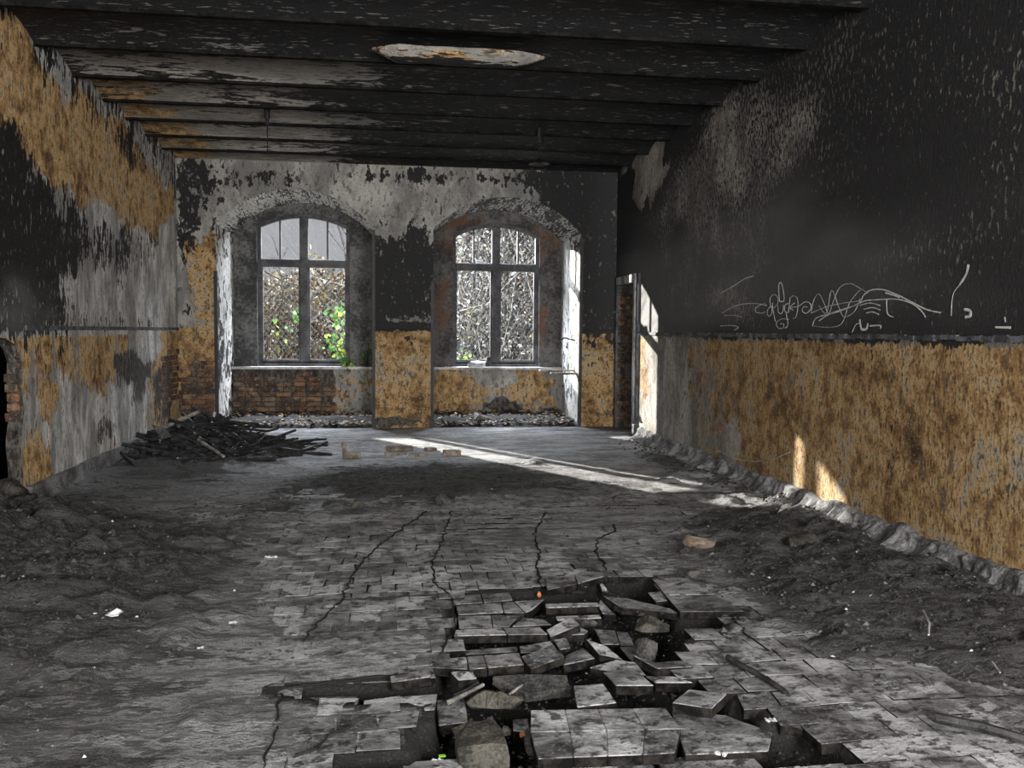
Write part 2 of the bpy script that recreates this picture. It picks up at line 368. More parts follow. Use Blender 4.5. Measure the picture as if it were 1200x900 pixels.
# ================================================================== STRUCTURE
# ---- back wall
wall_back = empty('wall_back'); tag(wall_back, kind='structure')
holes = [arch_loop(a, b_, -.05, s, c) for a, b_, s, c in NICHES]
vs, fs, uv = panel([(XL-.3, -.2), (XR+.3, -.2), (XR+.3, 4.3), (XL-.3, 4.3)], holes, .09, lambda u, v: (u, D, v))
wf = from_py('plaster_face', vs, fs, M_wall, wall_back)
u, z = uv[:, 0], uv[:, 1]
fb = Field('y', D)
for a in [('soot', 228, 225, 22, 45, .45), ('soot', 226, 300, 14, 50, .22), ('soot', 300, 207, 60, 9, .4), ('soot', 520, 208, 70, 8, .35), ('soot', 640, 212, 50, 14, .45),
          ('soot', 478, 345, 50, 62, .75), ('soot', 475, 290, 34, 22, .3), ('soot', 700, 300, 60, 130, .8), ('soot', 660, 235, 26, 26, .5), ('soot', 640, 250, 18, 14, .3),
          ('soot', 420, 235, 75, 22, -.32), ('soot', 560, 222, 60, 12, -.25), ('soot', 480, 262, 26, 14, -.15), ('soot', 340, 210, 40, 10, -.1),
          ('och', 238, 345, 18, 75, 1.0), ('soot', 238, 350, 18, 70, -.4), ('raw', 230, 462, 30, 38, .8), ('raw', 228, 405, 26, 22, .35), ('soot', 228, 480, 30, 20, .3),
          ('och', 478, 430, 50, 60, .3), ('raw', 708, 485, 20, 10, .6), ('raw', 458, 496, 26, 7, 1.2), ('och', 700, 425, 25, 50, .2), ('soot', 480, 378, 30, 12, -.5), ('och', 470, 375, 30, 8, -.3)]: fb.add(*a)
low = z < 1.49
paint(wf.data, soot=fb.ev('soot', u, z, np.where(low, .02, .30))+np.where(np.abs(z-1.52) < .04, np.where(u > -.3, .9, 0), 0), och=fb.ev('och', u, z, np.where(low, .86, .02)), raw=fb.ev('raw', u, z, .0),
      spk=fb.ev('spk', u, z, np.where(low, 0, .28)), haze=.2*sstep(3.0, 3.6, u))
# ---- niche reveals, window walls, aprons
def reveal(loop, y0, y1, n, name, mat, soot, parent, och=0.):
    loop = subdiv_loop(loop, .12, closed=False); vs = []; fs = []
    for j in range(n+1):
        for (x, zz) in loop: vs.append((x, y0+(y1-y0)*j/n, zz))
    L = len(loop)
    for j in range(n):
        for i in range(L-1): fs.append((j*L+i, j*L+i+1, (j+1)*L+i+1, (j+1)*L+i))
    o = from_py(name, vs, fs, mat, parent)
    A = np.array(vs); paint(o.data, soot=soot(A), och=och*np.ones(len(A)), spk=.35*np.ones(len(A))); return o
for i, (a, b_, s, c) in enumerate(NICHES):
    lp = arch_loop(a, b_, -.05, s, c); arc = lp[2:]
    reveal(arc, D-.002, YW+.02, 10, 'arch_soffit', M_arch, (lambda A: .30+.25*fbm(A[:, 0]*2, A[:, 1]*2, 3)+.12*sstep(D+.5, D+1.4, A[:, 1])) if i == 0 else (lambda A: .48+.2*fbm(A[:, 0]*3, A[:, 1]*2, 5)), wall_back)
    reveal([(a, -.05), (a, arc[0][1])], D-.002, YW+.02, 8, 'niche_jamb', M_reveal, lambda A: .32+.3*fbm(A[:, 2]*2, A[:, 1]*3, 8), wall_back, .25)
    reveal([(b_, -.05), (b_, arc[-1][1])], D-.002, YW+.02, 8, 'niche_jamb', M_reveal, lambda A: .22+.2*fbm(A[:, 2]*2, A[:, 1]*3, 9), wall_back)
    w0, w1, ws, wc = WINS[i]
    wl = arch_loop(w0, w1, .86, ws, wc)
    vs, fs, uv = panel([(a-.15, .5), (b_+.15, .5), (b_+.15, 4.2), (a-.15, 4.2)], [wl], .25, lambda u, v: (u, YW, v))
    from_py('window_wall', vs, fs, M_cement if i == 0 else M_cement_rust, wall_back)
    # outer reveal of the window opening and outer skin
    o = reveal(wl+[wl[0]], YW-.001, YW+.38, 3, 'window_reveal', M_cement, lambda A: .5+0*A[:, 0], wall_back)
    # apron under the window
    vs, fs, uv = panel([(a-.01, -.08), (b_+.01, -.08), (b_+.01, .87), (a-.01, .87)], [], .07, lambda u, v: (u, YW-.14, v))
    ap = from_py('apron', vs, fs, M_wall, wall_back); u, z = uv[:, 0], uv[:, 1]
    if i == 0:
        br = sstep(-.95, -.75, u+.15*(fbm(z*4, u*2, 4)-.5)*2)
        paint(ap.data, raw=(1-br)*1.1, och=.45+0*u, soot=.05+.5*sstep(.2, .02, z)+.2*(1-br))
    else:
        f2 = Field('y', YW-.14)
        for q in [('raw', 590, 475, 26, 10, 1.2), ('raw', 648, 485, 12, 8, 1.1), ('och', 530, 460, 26, 26, .5), ('och', 625, 455, 26, 26, .45), ('och', 580, 440, 30, 12, -.5), ('soot', 600, 487, 60, 5, .6)]: f2.add(*q)
        paint(ap.data, raw=f2.ev('raw', u, z, 0.), och=f2.ev('och', u, z, .45), soot=f2.ev('soot', u, z, 0.))
    bm = bmesh.new(); nx = 60                                        # chipped sill ledge
    bm_box(bm, a, b_, YW-.17, YW+.16, .845, .885); bmesh.ops.subdivide_edges(bm, edges=bm.edges[:], cuts=8)
    for v in bm.verts: v.co.y += .02*(mnoise.noise(v.co*6)) if v.co.y < YW-.1 else 0; v.co.z += .008*mnoise.noise(v.co*9)
    sl = from_bm('sill', bm, M_sill, wall_back)
# bricks bared by fallen plaster: left end of the back wall, the left apron
brick_me = {}
def brick_mesh(L, Hh, W, var):
    k = (round(L, 3), round(Hh, 3), round(W, 3), var)
    if k in brick_me: return brick_me[k]
    bm = bmesh.new(); bm_box(bm, -L/2, L/2, -W/2, W/2, -Hh/2, Hh/2)
    bmesh.ops.bevel(bm, geom=bm.edges[:], offset=.006, segments=1, affect='EDGES')
    for v in bm.verts: v.co += .005*Vector(mnoise.noise_vector(v.co*20+Vector((var*9, 0, 0))))
    me = bpy.data.meshes.new('brick'); bm.to_mesh(me); bm.free(); me.materials.append(M_brick); brick_me[k] = me; return me
def put_brick(parent, loc, L, Hh, W, rotz=0):
    o = bpy.data.objects.new('brick', brick_mesh(L, Hh, W, random.randint(0, 3))); COL.objects.link(o); o.parent = parent
    o.location = loc; o.rotation_euler = (random.uniform(-.02, .02), 0, rotz+random.uniform(-.02, .02)); return o
CH = .083
for r in range(9):
    zz = .10+r*CH
    x = -2.42+(.06 if r % 2 else -.07)
    while x < -.93+.12*math.sin(r*1.7):
        L = .24 if random.random() < .75 else .115
        x0 = max(x, -2.44)
        if x+L-x0 > .05 and not (r > 6 and random.random() < .35): put_brick(wall_back, ((x0+x+L)/2, YW-.135+random.uniform(-.006, .006), zz), x+L-x0-.012, .068, .05)
        x += L+.003
for r in range(12):
    zz = .08+r*CH; x = -2.98+(.0 if r % 2 else -.12)
    while x < -2.50:
        L = .24; x0 = max(x, -2.99); x1 = min(x+L, -2.475)
        if x1-x0 > .05 and not (r > 8 and random.random() < .5): put_brick(wall_back, ((x0+x1)/2, D+.012+random.uniform(-.006, .004), zz), x1-x0-.012, .068, .05)
        x += L

# ---- left wall with the broken opening
wall_left = empty('wall_left'); tag(wall_left, kind='structure')
hole = [(6.2, -.06), (7.93, -.06), (7.97, .25), (7.93, .5), (8.02, .8), (7.97, 1.0), (8.0, 1.2), (7.86, 1.36), (7.66, 1.41), (7.4, 1.43), (7.0, 1.46), (6.5, 1.44), (6.2, 1.3)]
vs, fs, uv = panel([(-3.2, -.2), (D+.02, -.2), (D+.02, 4.3), (-3.2, 4.3)], [hole], .11, lambda u, v: (XL, u, v))
wl_ = from_py('plaster_face', vs, fs, M_left, wall_left); u, z = uv[:, 0], uv[:, 1]
fl = Field('x', XL)
for a in [('och', 15, 90, 40, 90, .9), ('och', 60, 140, 40, 70, 1.0), ('och', 110, 190, 34, 55, 1.0), ('och', 150, 210, 30, 55, 1.0), ('och', 180, 235, 22, 45, 1.0),
          ('soot', 15, 90, 30, 60, -.35), ('soot', 60, 150, 34, 50, -.5), ('soot', 110, 190, 30, 45, -.45), ('soot', 155, 225, 34, 40, -.5), ('soot', 190, 245, 16, 30, -.3),
          ('soot', 25, 270, 50, 110, .38), ('soot', 60, 310, 30, 60, .15), ('soot', 95, 275, 22, 40, .2), ('soot', 150, 180, 14, 18, .35),
          ('soot', 190, 330, 20, 60, -.35), ('soot', 165, 350, 26, 40, -.25), ('soot', 110, 345, 34, 26, -.3), ('soot', 105, 245, 14, 24, -.2), ('soot', 140, 300, 12, 40, .15),
          ('haze', 20, 360, 40, 30, .9),
          ('raw', 155, 432, 17, 20, 1.1), ('raw', 163, 462, 8, 20, .8), ('raw', 190, 455, 13, 35, .9), ('raw', 125, 500, 12, 14, .75), ('och', 198, 430, 10, 70, .6),
          ('och', 90, 500, 40, 55, -.75), ('och', 150, 500, 26, 50, -.75), ('och', 40, 560, 18, 45, .5), ('och', 120, 440, 24, 22, .35), ('och', 180, 405, 22, 16, -.7), ('och', 50, 470, 20, 60, .3), ('soot', 70, 410, 40, 16, .22)]: fl.add(*a)
low = z < 1.49
paint(wl_.data, soot=fl.ev('soot', u, z, np.where(low, .14, .50)), och=fl.ev('och', u, z, np.where(low, .62, .0)), raw=fl.ev('raw', u, z, .05), spk=np.where(low, .05, .30), haze=fl.ev('haze', u, z, 0.))
# ragged edge of the opening with its wall thickness, dark recess behind
hl = subdiv_loop(hole, .09); vs = []; fs = []
for j in range(5):
    for k, (uu, vv) in enumerate(hl):
        q = .03*mnoise.noise(Vector((uu*7, vv*7, j*3.)))
        vs.append((XL-.03*j, uu+(q if j else 0), vv+(q if j else 0)))
n = len(hl)
for j in range(4):
    for k in range(n): fs.append((j*n+k, j*n+(k+1) % n, (j+1)*n+(k+1) % n, (j+1)*n+k))
o = from_py('broken_edge', vs, fs, M_left, wall_left); paint(o.data, raw=.85+0*np.arange(len(vs)), soot=.25+0*np.arange(len(vs)))
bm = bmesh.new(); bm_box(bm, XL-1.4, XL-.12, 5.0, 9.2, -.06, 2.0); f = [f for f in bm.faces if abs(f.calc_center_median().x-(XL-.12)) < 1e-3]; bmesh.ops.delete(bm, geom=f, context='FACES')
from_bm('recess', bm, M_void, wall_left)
for r in range(15):
    put_brick(wall_left, (XL-.075+random.uniform(-.02, .02), 8.005+random.uniform(-.012, .012)+.02*math.sin(r), .08+r*.083), .10, .07, .06)
# bricks bared in the left wall near its far corner
c0 = onx(190, 455, XL)
for r in range(10):
    zz = .42+r*CH; x = 12.55+(.12 if r % 2 else 0)+abs(r-4.5)*.04
    while x < 13.6:
        L = .24
        if not (r in (0, 9) and random.random() < .4): put_brick(wall_left, (XL-.012+random.uniform(-.006, .004), x+L/2, zz), L-.012, .068, .05, math.pi/2)
        x += L
# ---- right wall with doorway
wall_right = empty('wall_right'); tag(wall_right, kind='structure')
DY0, DY1, DZ = 12.55, 13.62, 2.24
dh = [(DY0, -.05), (DY1, -.05), (DY1, DZ), (DY0, DZ)]
vs, fs, uv = panel([(-3.2, -.2), (D+.02, -.2), (D+.02, 4.3), (-3.2, 4.3)], [dh], .11, lambda u, v: (XR, u, v))
wr = from_py('plaster_face', vs, fs, M_right, wall_right); u, z = uv[:, 0], uv[:, 1]
fr = Field('x', XR)
for a in [('spk', 880, 170, 70, 120, .32), ('spk', 825, 240, 60, 90, .32), ('spk', 1000, 90, 130, 90, .10), ('spk', 1150, 60, 100, 80, .08), ('spk', 1080, 290, 90, 22, .22), ('spk', 830, 355, 60, 36, .34), ('spk', 1060, 355, 50, 22, .18), ('spk', 1190, 150, 40, 120, .15), ('spk', 770, 300, 24, 60, .2), ('spk', 1150, 380, 30, 8, .4),
          ('soot', 762, 200, 18, 38, -1.1), ('soot', 752, 180, 20, 14, -1.2), ('soot', 850, 170, 22, 40, -.18), ('soot', 930, 80, 26, 30, -.2), ('soot', 1135, 310, 12, 36, -.25), ('haze', 790, 330, 90, 70, .9), ('haze', 900, 330, 120, 50, .35),
          ('och', 815, 470, 55, 110, -.42), ('och', 770, 460, 30, 120, -.9), ('soot', 768, 440, 14, 90, -.4), ('och', 1010, 420, 34, 16, -.25), ('och', 1060, 480, 60, 50, -.22), ('och', 900, 470, 60, 60, -.15), ('och', 1000, 560, 160, 50, .12), ('raw', 935, 490, 16, 60, .18), ('raw', 1125, 495, 26, 26, .25), ('raw', 1190, 575, 16, 30, .55), ('raw', 1100, 415, 26, 26, .2), ('soot', 830, 450, 24, 90, .14), ('soot', 1080, 470, 60, 40, .1), ('och', 860, 520, 10, 20, -.9)]: fr.add(*a)  # ochre and soot cleared by the doorway: sun patch whitened in the colour
low = z < 1.47
paint(wr.data, soot=fr.ev('soot', u, z, np.where(low, .10, 1.02)), och=fr.ev('och', u, z, np.where(low, .88, .05)), raw=fr.ev('raw', u, z, .03), spk=fr.ev('spk', u, z, np.where(low, 0, .15)+.16*fbm(u*.9, z*.9, 61, 3)*~low), haze=fr.ev('haze', u, z, .12))
# doorway: jambs, dark passage
bm = bmesh.new(); bm_box(bm, XR, XR+1.3, DY0, DY1, -.05, DZ)
bmesh.ops.delete(bm, geom=[f for f in bm.faces if abs(f.calc_center_median().x-XR) < 1e-3], context='FACES')
from_bm('door_recess', bm, M_mortar, wall_right)
for r in range(26):
    for q in range(2):
        if random.random() < .12: continue
        L = .11 if (r+q) % 2 else .19
        put_brick(wall_right, (XR+.03+(q*.16)+L/2-(.03 if q == 0 else 0), DY1-.006+random.uniform(-.012, .008), .06+r*.083), L, .068, .05)
door = empty('door_1', (XR, (DY0+DY1)/2, 0)); tag(door, kind='structure')
def dbox(nm, b, mat=M_doorpaint, bevel=.006):
    o = box(nm, b, mat, None, bevel); o.parent = door; o.matrix_parent_inverse = Matrix.Translation(-Vector(door.location)); return o
dbox('near_post', (XR-.045, XR+.10, DY0-.02, DY0+.06, 0, DZ+.10)); dbox('near_architrave', (XR-.03, XR+.004, DY0-.16, DY0-.05, 0, DZ+.11), M_trim)
dbox('far_post', (XR-.03, XR+.05, DY1-.02, DY1+.05, 0, DZ+.04), M_trim); dbox('head_board', (XR-.04, XR+.06, DY0+.06, DY1-.02, DZ-.02, DZ+.10))
dbox('plinth_block', (XR-.07, XR+.004, DY0-.18, DY0-.02, 0, .18), M_trim)
# ---- rear wall (behind the camera) with two openings made up for the added fill lamps
wall_rear = empty('wall_rear'); tag(wall_rear, kind='structure')
vs, fs, uv = panel([(XL-.3, -.2), (XR+.3, -.2), (XR+.3, 4.3), (XL-.3, 4.3)], [arch_loop(-2.8, -1.0, .8, 3.1, 3.4), arch_loop(1.3, 3.1, .8, 3.1, 3.4)], .4, lambda u, v: (u, -2.2, v))
o = from_py('plaster_face', vs, fs, M_wall, wall_rear); paint(o.data, soot=.6+0*uv[:, 0])
# ---- ceiling: shallow vaults between steel beams
ceiling = empty('ceiling'); tag(ceiling, kind='structure')
BY = [13.8, 12.96, 12.1, 11.2, 10.35, 9.4, 8.43, 7.45, 6.45, 5.45, 4.45, 3.4, 2.3, 1.2, 0.1, -1.1, -2.3]
for k in range(len(BY)-1):
    y1, y0 = BY[k], BY[k+1]; nx, ny = 76, 10; X = np.linspace(XL-.15, XR+.15, nx); vs = []; fs = []
    for j in range(ny+1):
        t = j/ny; yy = y0+(y1-y0)*t; zz = ZB+.02+.11*(1-(2*t-1)**2)
        for x in X: vs.append((x, yy, zz))
    for j in range(ny):
        for i in range(nx-1): fs.append((j*nx+i, (j+1)*nx+i, (j+1)*nx+i+1, j*nx+i+1))
    o = from_py('vault', vs, fs, M_ceil, ceiling, True); A = np.array(vs)
    x, y = A[:, 0], A[:, 1]
    s = .78+.22*sstep(-.8, 2.5, x) - .30*sstep(-.3, -1.2, x)*sstep(7.4, 9., y) - .18*sstep(9., 12., y)*sstep(.6, -1.0, x) + .1*(fbm(x, y*3, k)-.5)
    s -= .32*np.exp(-((x+.5)/.8)**2-((y-8.9)/.5)**2) + .25*np.exp(-((x-1.5)/.9)**2-((y-10.6)/.5)**2)
    s += .18*sstep(9.6, 8.0, y)+.2*sstep(7.2, 5.5, y)
    paint(o.data, soot=s, och=.55*sstep(-1.8, -2.7, x)*sstep(8.5, 10, y)+.1, spk=.26+.1*fbm(x*.7, y*2, 40+k))
for k, y in enumerate(BY[:-1]):
    box('beam', (XL-.1, XR+.1, y-.03, y+.03, ZB+.006, ZB+.06), M_beam, ceiling)
o = box('roof_slab', (XL-.6, XR+.6, -2.5, YW+.6, 4.3, 4.5), M_void, ceiling)
# mouldering casing left on one beam
bm = bmesh.new(); a_ = onz(436, 66, ZB-.03); b2 = onz(638, 76, ZB-.03); yc = (a_.y+b2.y)/2
ring = []; n = 26
for i in range(n+1):
    t = i/n; x = a_.x+(b2.x-a_.x)*t; env = min(1, 6*t+.15, 5*(1-t)+.15); row = []
    for k in range(9):
        an = math.pi*k/8; rr = (.13+.018*mnoise.noise(Vector((x*4, an*2, 0))))*env
        row.append(bm.verts.new((x, yc-math.cos(an)*rr*1.15, ZB+.04-math.sin(an)*rr*.85)))
    ring.append(row)
for i in range(n):
    for k in range(8): bm.faces.new((ring[i][k], ring[i][k+1], ring[i+1][k+1], ring[i+1][k]))
recalc(bm); o = from_bm('beam_casing', bm, M_ceil, ceiling, True); A = np.array([v.co[:] for v in o.data.vertices])
paint(o.data, soot=.28+.5*sstep(ZB-.02, ZB-.07, A[:, 2])*.6+.2*(fbm(A[:, 0]*3, A[:, 2]*5, 2)-.5), och=.45+0*A[:, 0], raw=.3*sstep(0, 1, A[:, 0]))
o['label'] = 'ochre and grey peeling plaster casing left on one beam'

# ---- trims
t = box('trim_1', (XL-.01, XL+.018, 8.08, D, 1.475, 1.515), M_trim); tag(t, kind='structure')
bm = bmesh.new(); yy = 2.0; ns = 90
for i in range(ns):
    y0 = 2.0+(DY0-.2-2.0)*i/ns; y1 = 2.0+(DY0-.2-2.0)*(i+1)/ns
    w = .018+.006*random.random(); bm_box(bm, XR-w, XR+.01, y0, y1, 1.455+.012*random.random(), 1.50-.012*random.random()*(1 if random.random() < .3 else .2))
t = from_bm('trim_2', bm, M_trim); tag(t, kind='structure')
for i, (x, z0, z1, sx) in enumerate([(-2.45, 0, 2.35, -1), (-.17, 0, 3.0, 1), (.74, 0, 2.25, -1), (3.03, 0, 2.95, 1)]):
    bm = bmesh.new(); bm_box(bm, min(x, x+sx*.035), max(x, x+sx*.035), D-.012, D+.004, z0, z1); bm_box(bm, min(x, x-sx*.012), max(x, x-sx*.012), D-.012, D+.05, z0, z1)
    if i in (1, 2): bm_box(bm, min(x-sx*.02, x+sx*.05), max(x-sx*.02, x+sx*.05), D-.035, D+.004, 0, .16)
    t = from_bm('trim_%d' % (i+3), bm, M_steel); tag(t, kind='structure')
# baseboards
bm = bmesh.new(); bm_box(bm, XL-.02, XL+.045, 8.03, D, -.02, .15); bmesh.ops.bisect_plane
for k in range(1, 60):
    y = 8.03+(D-8.03)*k/60; bmesh.ops.bisect_plane(bm, geom=bm.verts[:]+bm.edges[:]+bm.faces[:], plane_co=(0, y, 0), plane_no=(0, 1, 0))
bmesh.ops.bisect_plane(bm, geom=bm.verts[:]+bm.edges[:]+bm.faces[:], plane_co=(0, 0, .09), plane_no=(0, 0, 1))
for v in bm.verts:
    n_ = mnoise.noise(v.co*3); v.co.x += .02*n_+(.02 if v.co.z < .08 and v.co.x > XL+.02 else 0); v.co.z += .018*mnoise.noise(v.co*2.2+Vector((5, 0, 0)))*(v.co.z > .05)
t = from_bm('baseboard_left', bm, M_base); tag(t, kind='structure')
vs = []; fs = []; ys = np.linspace(2.2, DY0-.2, 520); prof = [(0, .15), (.02, .152), (.05, .13), (.06, .09), (.09, .05), (.15, .02), (.24, -.03)]
for j, y in enumerate(ys):
    for k, (px_, pz) in enumerate(prof):
        q = Vector((k*.13, y*3.4, 2.)); q2 = Vector((k*.4, y*15, 7.)); a1 = mnoise.noise(q); a2 = mnoise.noise(q2)
        vs.append((XR+.005-px_*(1+.5*a1+.5*a2*(k > 1)), y+.02*a2, pz*(1+.35*a1)+.022*a2*(k > 1)))
L = len(prof)
for j in range(len(ys)-1):
    for k in range(L-1): fs.append((j*L+k, (j+1)*L+k, (j+1)*L+k+1, j*L+k+1))
t = from_py('baseboard_right', vs, fs, M_base); tag(t, kind='structure')

# ---- windows
for i, (w0, w1, ws, wc) in enumerate(WINS):
    wn = empty('window_%d' % (i+1), ((w0+w1)/2, YW+.1, .88)); tag(wn, kind='structure')
    MI = Matrix.Translation(-Vector(wn.location))
    def par(o): o.parent = wn; o.matrix_parent_inverse = MI; return o
    ya, yb = YW+.07, YW+.16; ol = arch_loop(w0, w1, .885, ws, wc, 16); il = arch_loop(w0+.06, w1-.06, .96, ws-.02, wc-.065, 16)
    bm = bmesh.new(); n = len(ol); R_ = [[bm.verts.new((p[0], y, p[1])) for p in l] for l, y in ((ol, ya), (il, ya), (il, yb), (ol, yb))]
    for q in range(4):
        for k in range(n): bm.faces.new((R_[q][k], R_[q][(k+1) % n], R_[(q+1) % 4][(k+1) % n], R_[(q+1) % 4][k]))
    recalc(bm); par(from_bm('outer_frame', bm, M_frame))
    mx = (w0+w1)/2; tz = 2.6 if i == 0 else 2.59
    par(box('mullion', (mx-.07, mx+.07, ya-.02, yb-.01, .95, wc-.05), M_frame, bevel=.012))
    par(box('transom', (w0+.05, w1-.05, ya-.03, yb, tz-.07, tz+.065), M_frame, bevel=.015))
    par(box('bottom_rail', (w0+.05, w1-.05, ya, yb-.02, .94, 1.0), M_frame))
    for x in ((w0+mx)/2-.01, (w1+mx)/2+.01): par(box('muntin', (x-.014, x+.014, ya+.01, yb-.02, tz+.06, wc-.08), M_frame))
    for sx, x in ((1, w0+.06), (-1, w1-.06), (-1, mx-.07), (1, mx+.07)):   # casement stiles
        par(box('stile', (min(x, x+sx*.022), max(x, x+sx*.022), ya+.015, yb-.02, .98, tz-.06), M_frame))
    bm = bmesh.new(); st = .085; yy = YW+.33
    for s_ in (-1, 1):
        c = -4.0
        while c < 4.5:
            # line z = .9 + s*(x-w0) + c  clipped to the opening
            pts = []
            for x in np.linspace(w0, w1, 40):
                zz = .9+s_*(x-w0)*1.15+c
                if .9 < zz < (wc-.02): pts.append((x, yy, zz))
            if len(pts) > 1: add_tube(bm, [pts[0], pts[-1]], .0013, 3, False)
            c += st*1.3
    o = par(from_bm('wire_mesh', bm, M_frame)); o['kind'] = 'stuff'; o['label'] = 'thin diamond wire mesh outside the panes'
    if i == 1:
        bm = bmesh.new(); p = [ony(x, y, YW+.12) for x, y in ((561, 303), (577, 313), (563, 311), (555, 314))]
        v = [bm.verts.new(q) for q in p]+[bm.verts.new(q+Vector((0, .006, 0))) for q in p]
        bm.faces.new(v[:4]); bm.faces.new(v[4:][::-1]); [bm.faces.new((v[k], v[4+k], v[4+(k+1) % 4], v[(k+1) % 4])) for k in range(4)]; recalc(bm)
        o = par(from_bm('glass_shard', bm, M_glass)); o['label'] = 'leftover shard of glass on the transom'

# ================================================================== FLOOR
T = .16; X0T, Y0T = -.62, 3.0
pitpx = [(527, 697), (640, 692), (702, 675), (764, 677), (797, 717), (868, 716), (838, 740), (800, 750), (812, 788), (848, 802), (862, 822), (885, 822), (893, 848), (958, 844), (985, 872), (1040, 915), (395, 915), (400, 885), (484, 880), (484, 850), (508, 846), (506, 822), (420, 822), (330, 813), (325, 806), (455, 797), (505, 786), (512, 768), (533, 745)]
PIT = [tuple(onz(x, y))[:2] for x, y in pitpx]
gy = [1.2]
while gy[-1] < 8: gy.append(gy[-1]+.03)
while gy[-1] < YW+.5: gy.append(gy[-1]+.06)
gx = np.arange(XL-.45, XR+.55, .035)
GX, GY = np.meshgrid(gx, np.array(gy))
def B(x, y, cx, cy, rx, ry): return np.exp(-(((x-cx)/rx)**2+((y-cy)/ry)**2)**1.2)
def fl_dirt_shade(x, y):
    """how much black dirt and painted-in near shade the floor carries, 0..1"""
    d = .18+.0*x
    d = d+.9*B(x, y, -2.3, 6.2, 1.3, 1.5)+.42*B(x, y, -1.9, 4.6, 1.1, 1.2)+.30*B(x, y, -1.4, 3.0, 1.2, .8)+.22*B(x, y, 1.6, 3.0, .9, .5)+.20*B(x, y, .6, 8.6, 1.2, .9)  # the two patches nearest the camera are shade painted in against the rear lamps
    d = d+.5*B(x, y, .9, 8.9, 1.3, 1.2)+.5*B(x, y, 0.0, 9.0, 1.0, .8)+.5*(fbm(x*1.2, y*1.2, 31, 5)-.5)*sstep(6.5, 7.5, y)*sstep(11, 9.5, y)
    d = d+.95*B(x, y, 2.85, 5.1, .72, 1.5)+.6*B(x, y, 2.75, 4.2, .7, .7)+.5*B(x, y, 2.9, 6.6, .45, .6)+.5*B(x, y, 3.2, 10., .25, .8)
    d = d+.35*B(x, y, -2.2, 9.5, .9, 1.2)+.9*B(x, y, -2.0, 11.2, 1.0, 1.3)+.3*B(x, y, -.7, 7.6, .6, .5)
    d = d-.35*B(x, y, .2, 6.4, 1.0, 1.3)-.3*B(x, y, 1.5, 12.2, 2.2, 1.2)
    d = d+1.2*sstep(D-.02, D+.3, y)
    return d
def fl_height(x, y):
    n1 = fbm(x*1.7, y*1.7, 1, 4); n2 = fbm(x*7, y*7, 2, 4); n3 = fbm(x*22, y*22, 3, 3)
    d = fl_dirt_shade(x, y)
    cover = sstep(.38, .95, d+(n1-.5)*.9+(n2-.5)*.9)
    h = -.005+.035*cover*(.35+n2)+.02*cover*(n3-.3)+.006*(n3-.5)+.004*(n2-.5)+.012*sstep(8.2, 9.6, y)+.006*sstep(-.3, -1.0, x)
    h = h+.26*B(x, y, -2.75, 6.5, .65, 1.0)*(.5+n2*.9)+.10*B(x, y, -2.0, 5.6, .9, 1.1)*(.3+n2)+.05*B(x, y, 2.6, 5.4, .6, 1.2)*n2*1.5
    h = h+.10*B(x, y, 3.25, 7.3, .28, 1.6)*n2+.08*B(x, y, 3.2, 4.9, .35, 1.5)*n2
    h = h+.07*sstep(D+.05, D+.5, y)*(.4+n2)+.10*B(x, y, 2.9, 8.6, .3, .7)*n2*.5
    return h
PD = distpoly(GX, GY, PIT); PI_ = inpoly(GX, GY, PIT)
HZ = fl_height(GX, GY)
n2 = fbm(GX*6, GY*6, 9, 4)
HZ = np.where(PI_, -.006-(.14+.06*n2)*sstep(0, .045, PD)+.035*(fbm(GX*20, GY*20, 5, 3)-.5), HZ)
floor = empty('floor'); tag(floor, kind='structure')
ny_, nx_ = GX.shape
vs = np.stack([GX.ravel(), GY.ravel(), HZ.ravel()], 1)
idx = np.arange(ny_*nx_).reshape(ny_, nx_)
fs = np.stack([idx[:-1, :-1].ravel(), idx[:-1, 1:].ravel(), idx[1:, 1:].ravel(), idx[1:, :-1].ravel()], 1)
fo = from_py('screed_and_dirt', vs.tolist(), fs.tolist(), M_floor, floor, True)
set_attr(fo.data, 'dirt', np.where(PI_ | (PD < .05) | (GY > D+.02), 2.0, np.clip(fl_dirt_shade(GX, GY), 0, 1.3)).ravel())  # near-black value inside the pit, along its rim and in the niches
box('sub_base', (XL-.5, XR+1.4, -2.4, YW+.5, -.5, -.32), M_void, floor)
box('near_screed', (XL-.5, XR+.3, -2.4, 1.3, -.2, -.02), M_floor, floor)

def tile_mesh(var):
    bm = bmesh.new(); w = T/2-.0012; bm_box(bm, -w, w, -w, w, -.04, 0)
    bmesh.ops.bevel(bm, geom=[e for e in bm.edges if min(e.verts[0].co.z, e.verts[1].co.z) > -.01], offset=.0016, segments=1, affect='EDGES')
    if var:                                               # chipped corner
        rr = random.Random(var)
        for v in bm.verts:
            if v.co.x*(1 if var % 2 else -1) > w*.6 and v.co.y*(1 if var % 3 else -1) > w*.6: v.co.x *= rr.uniform(.72, .95); v.co.y *= rr.uniform(.72, .95)
    me = bpy.data.meshes.new('tile'); bm.normal_update(); bm.to_mesh(me); bm.free(); me.materials.append(M_tile); set_attr(me, 'rnd', [0]*len(me.vertices)); return me
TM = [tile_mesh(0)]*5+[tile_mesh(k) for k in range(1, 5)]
def buckle(x, y):
    """height of the tiled surface: the middle slab has lifted along the crack"""
    return .018*float(fbm(x*1.1, y*1.1, 77, 2)-.5)*2 + .02*math.exp(-((x-.75)/.5)**2-((y-5.6)/.5)**2)
cell = []
rows = np.arange(2.68, 13.7, T)
for r, yy in enumerate(rows):
    off = (T/2 if r % 2 else 0)
    for xx in np.arange(XL+.1+off, XR-.1, T):
        cell.append((float(xx+T/2), float(yy+T/2)))
cx = np.array([c[0] for c in cell]); cy = np.array([c[1] for c in cell])
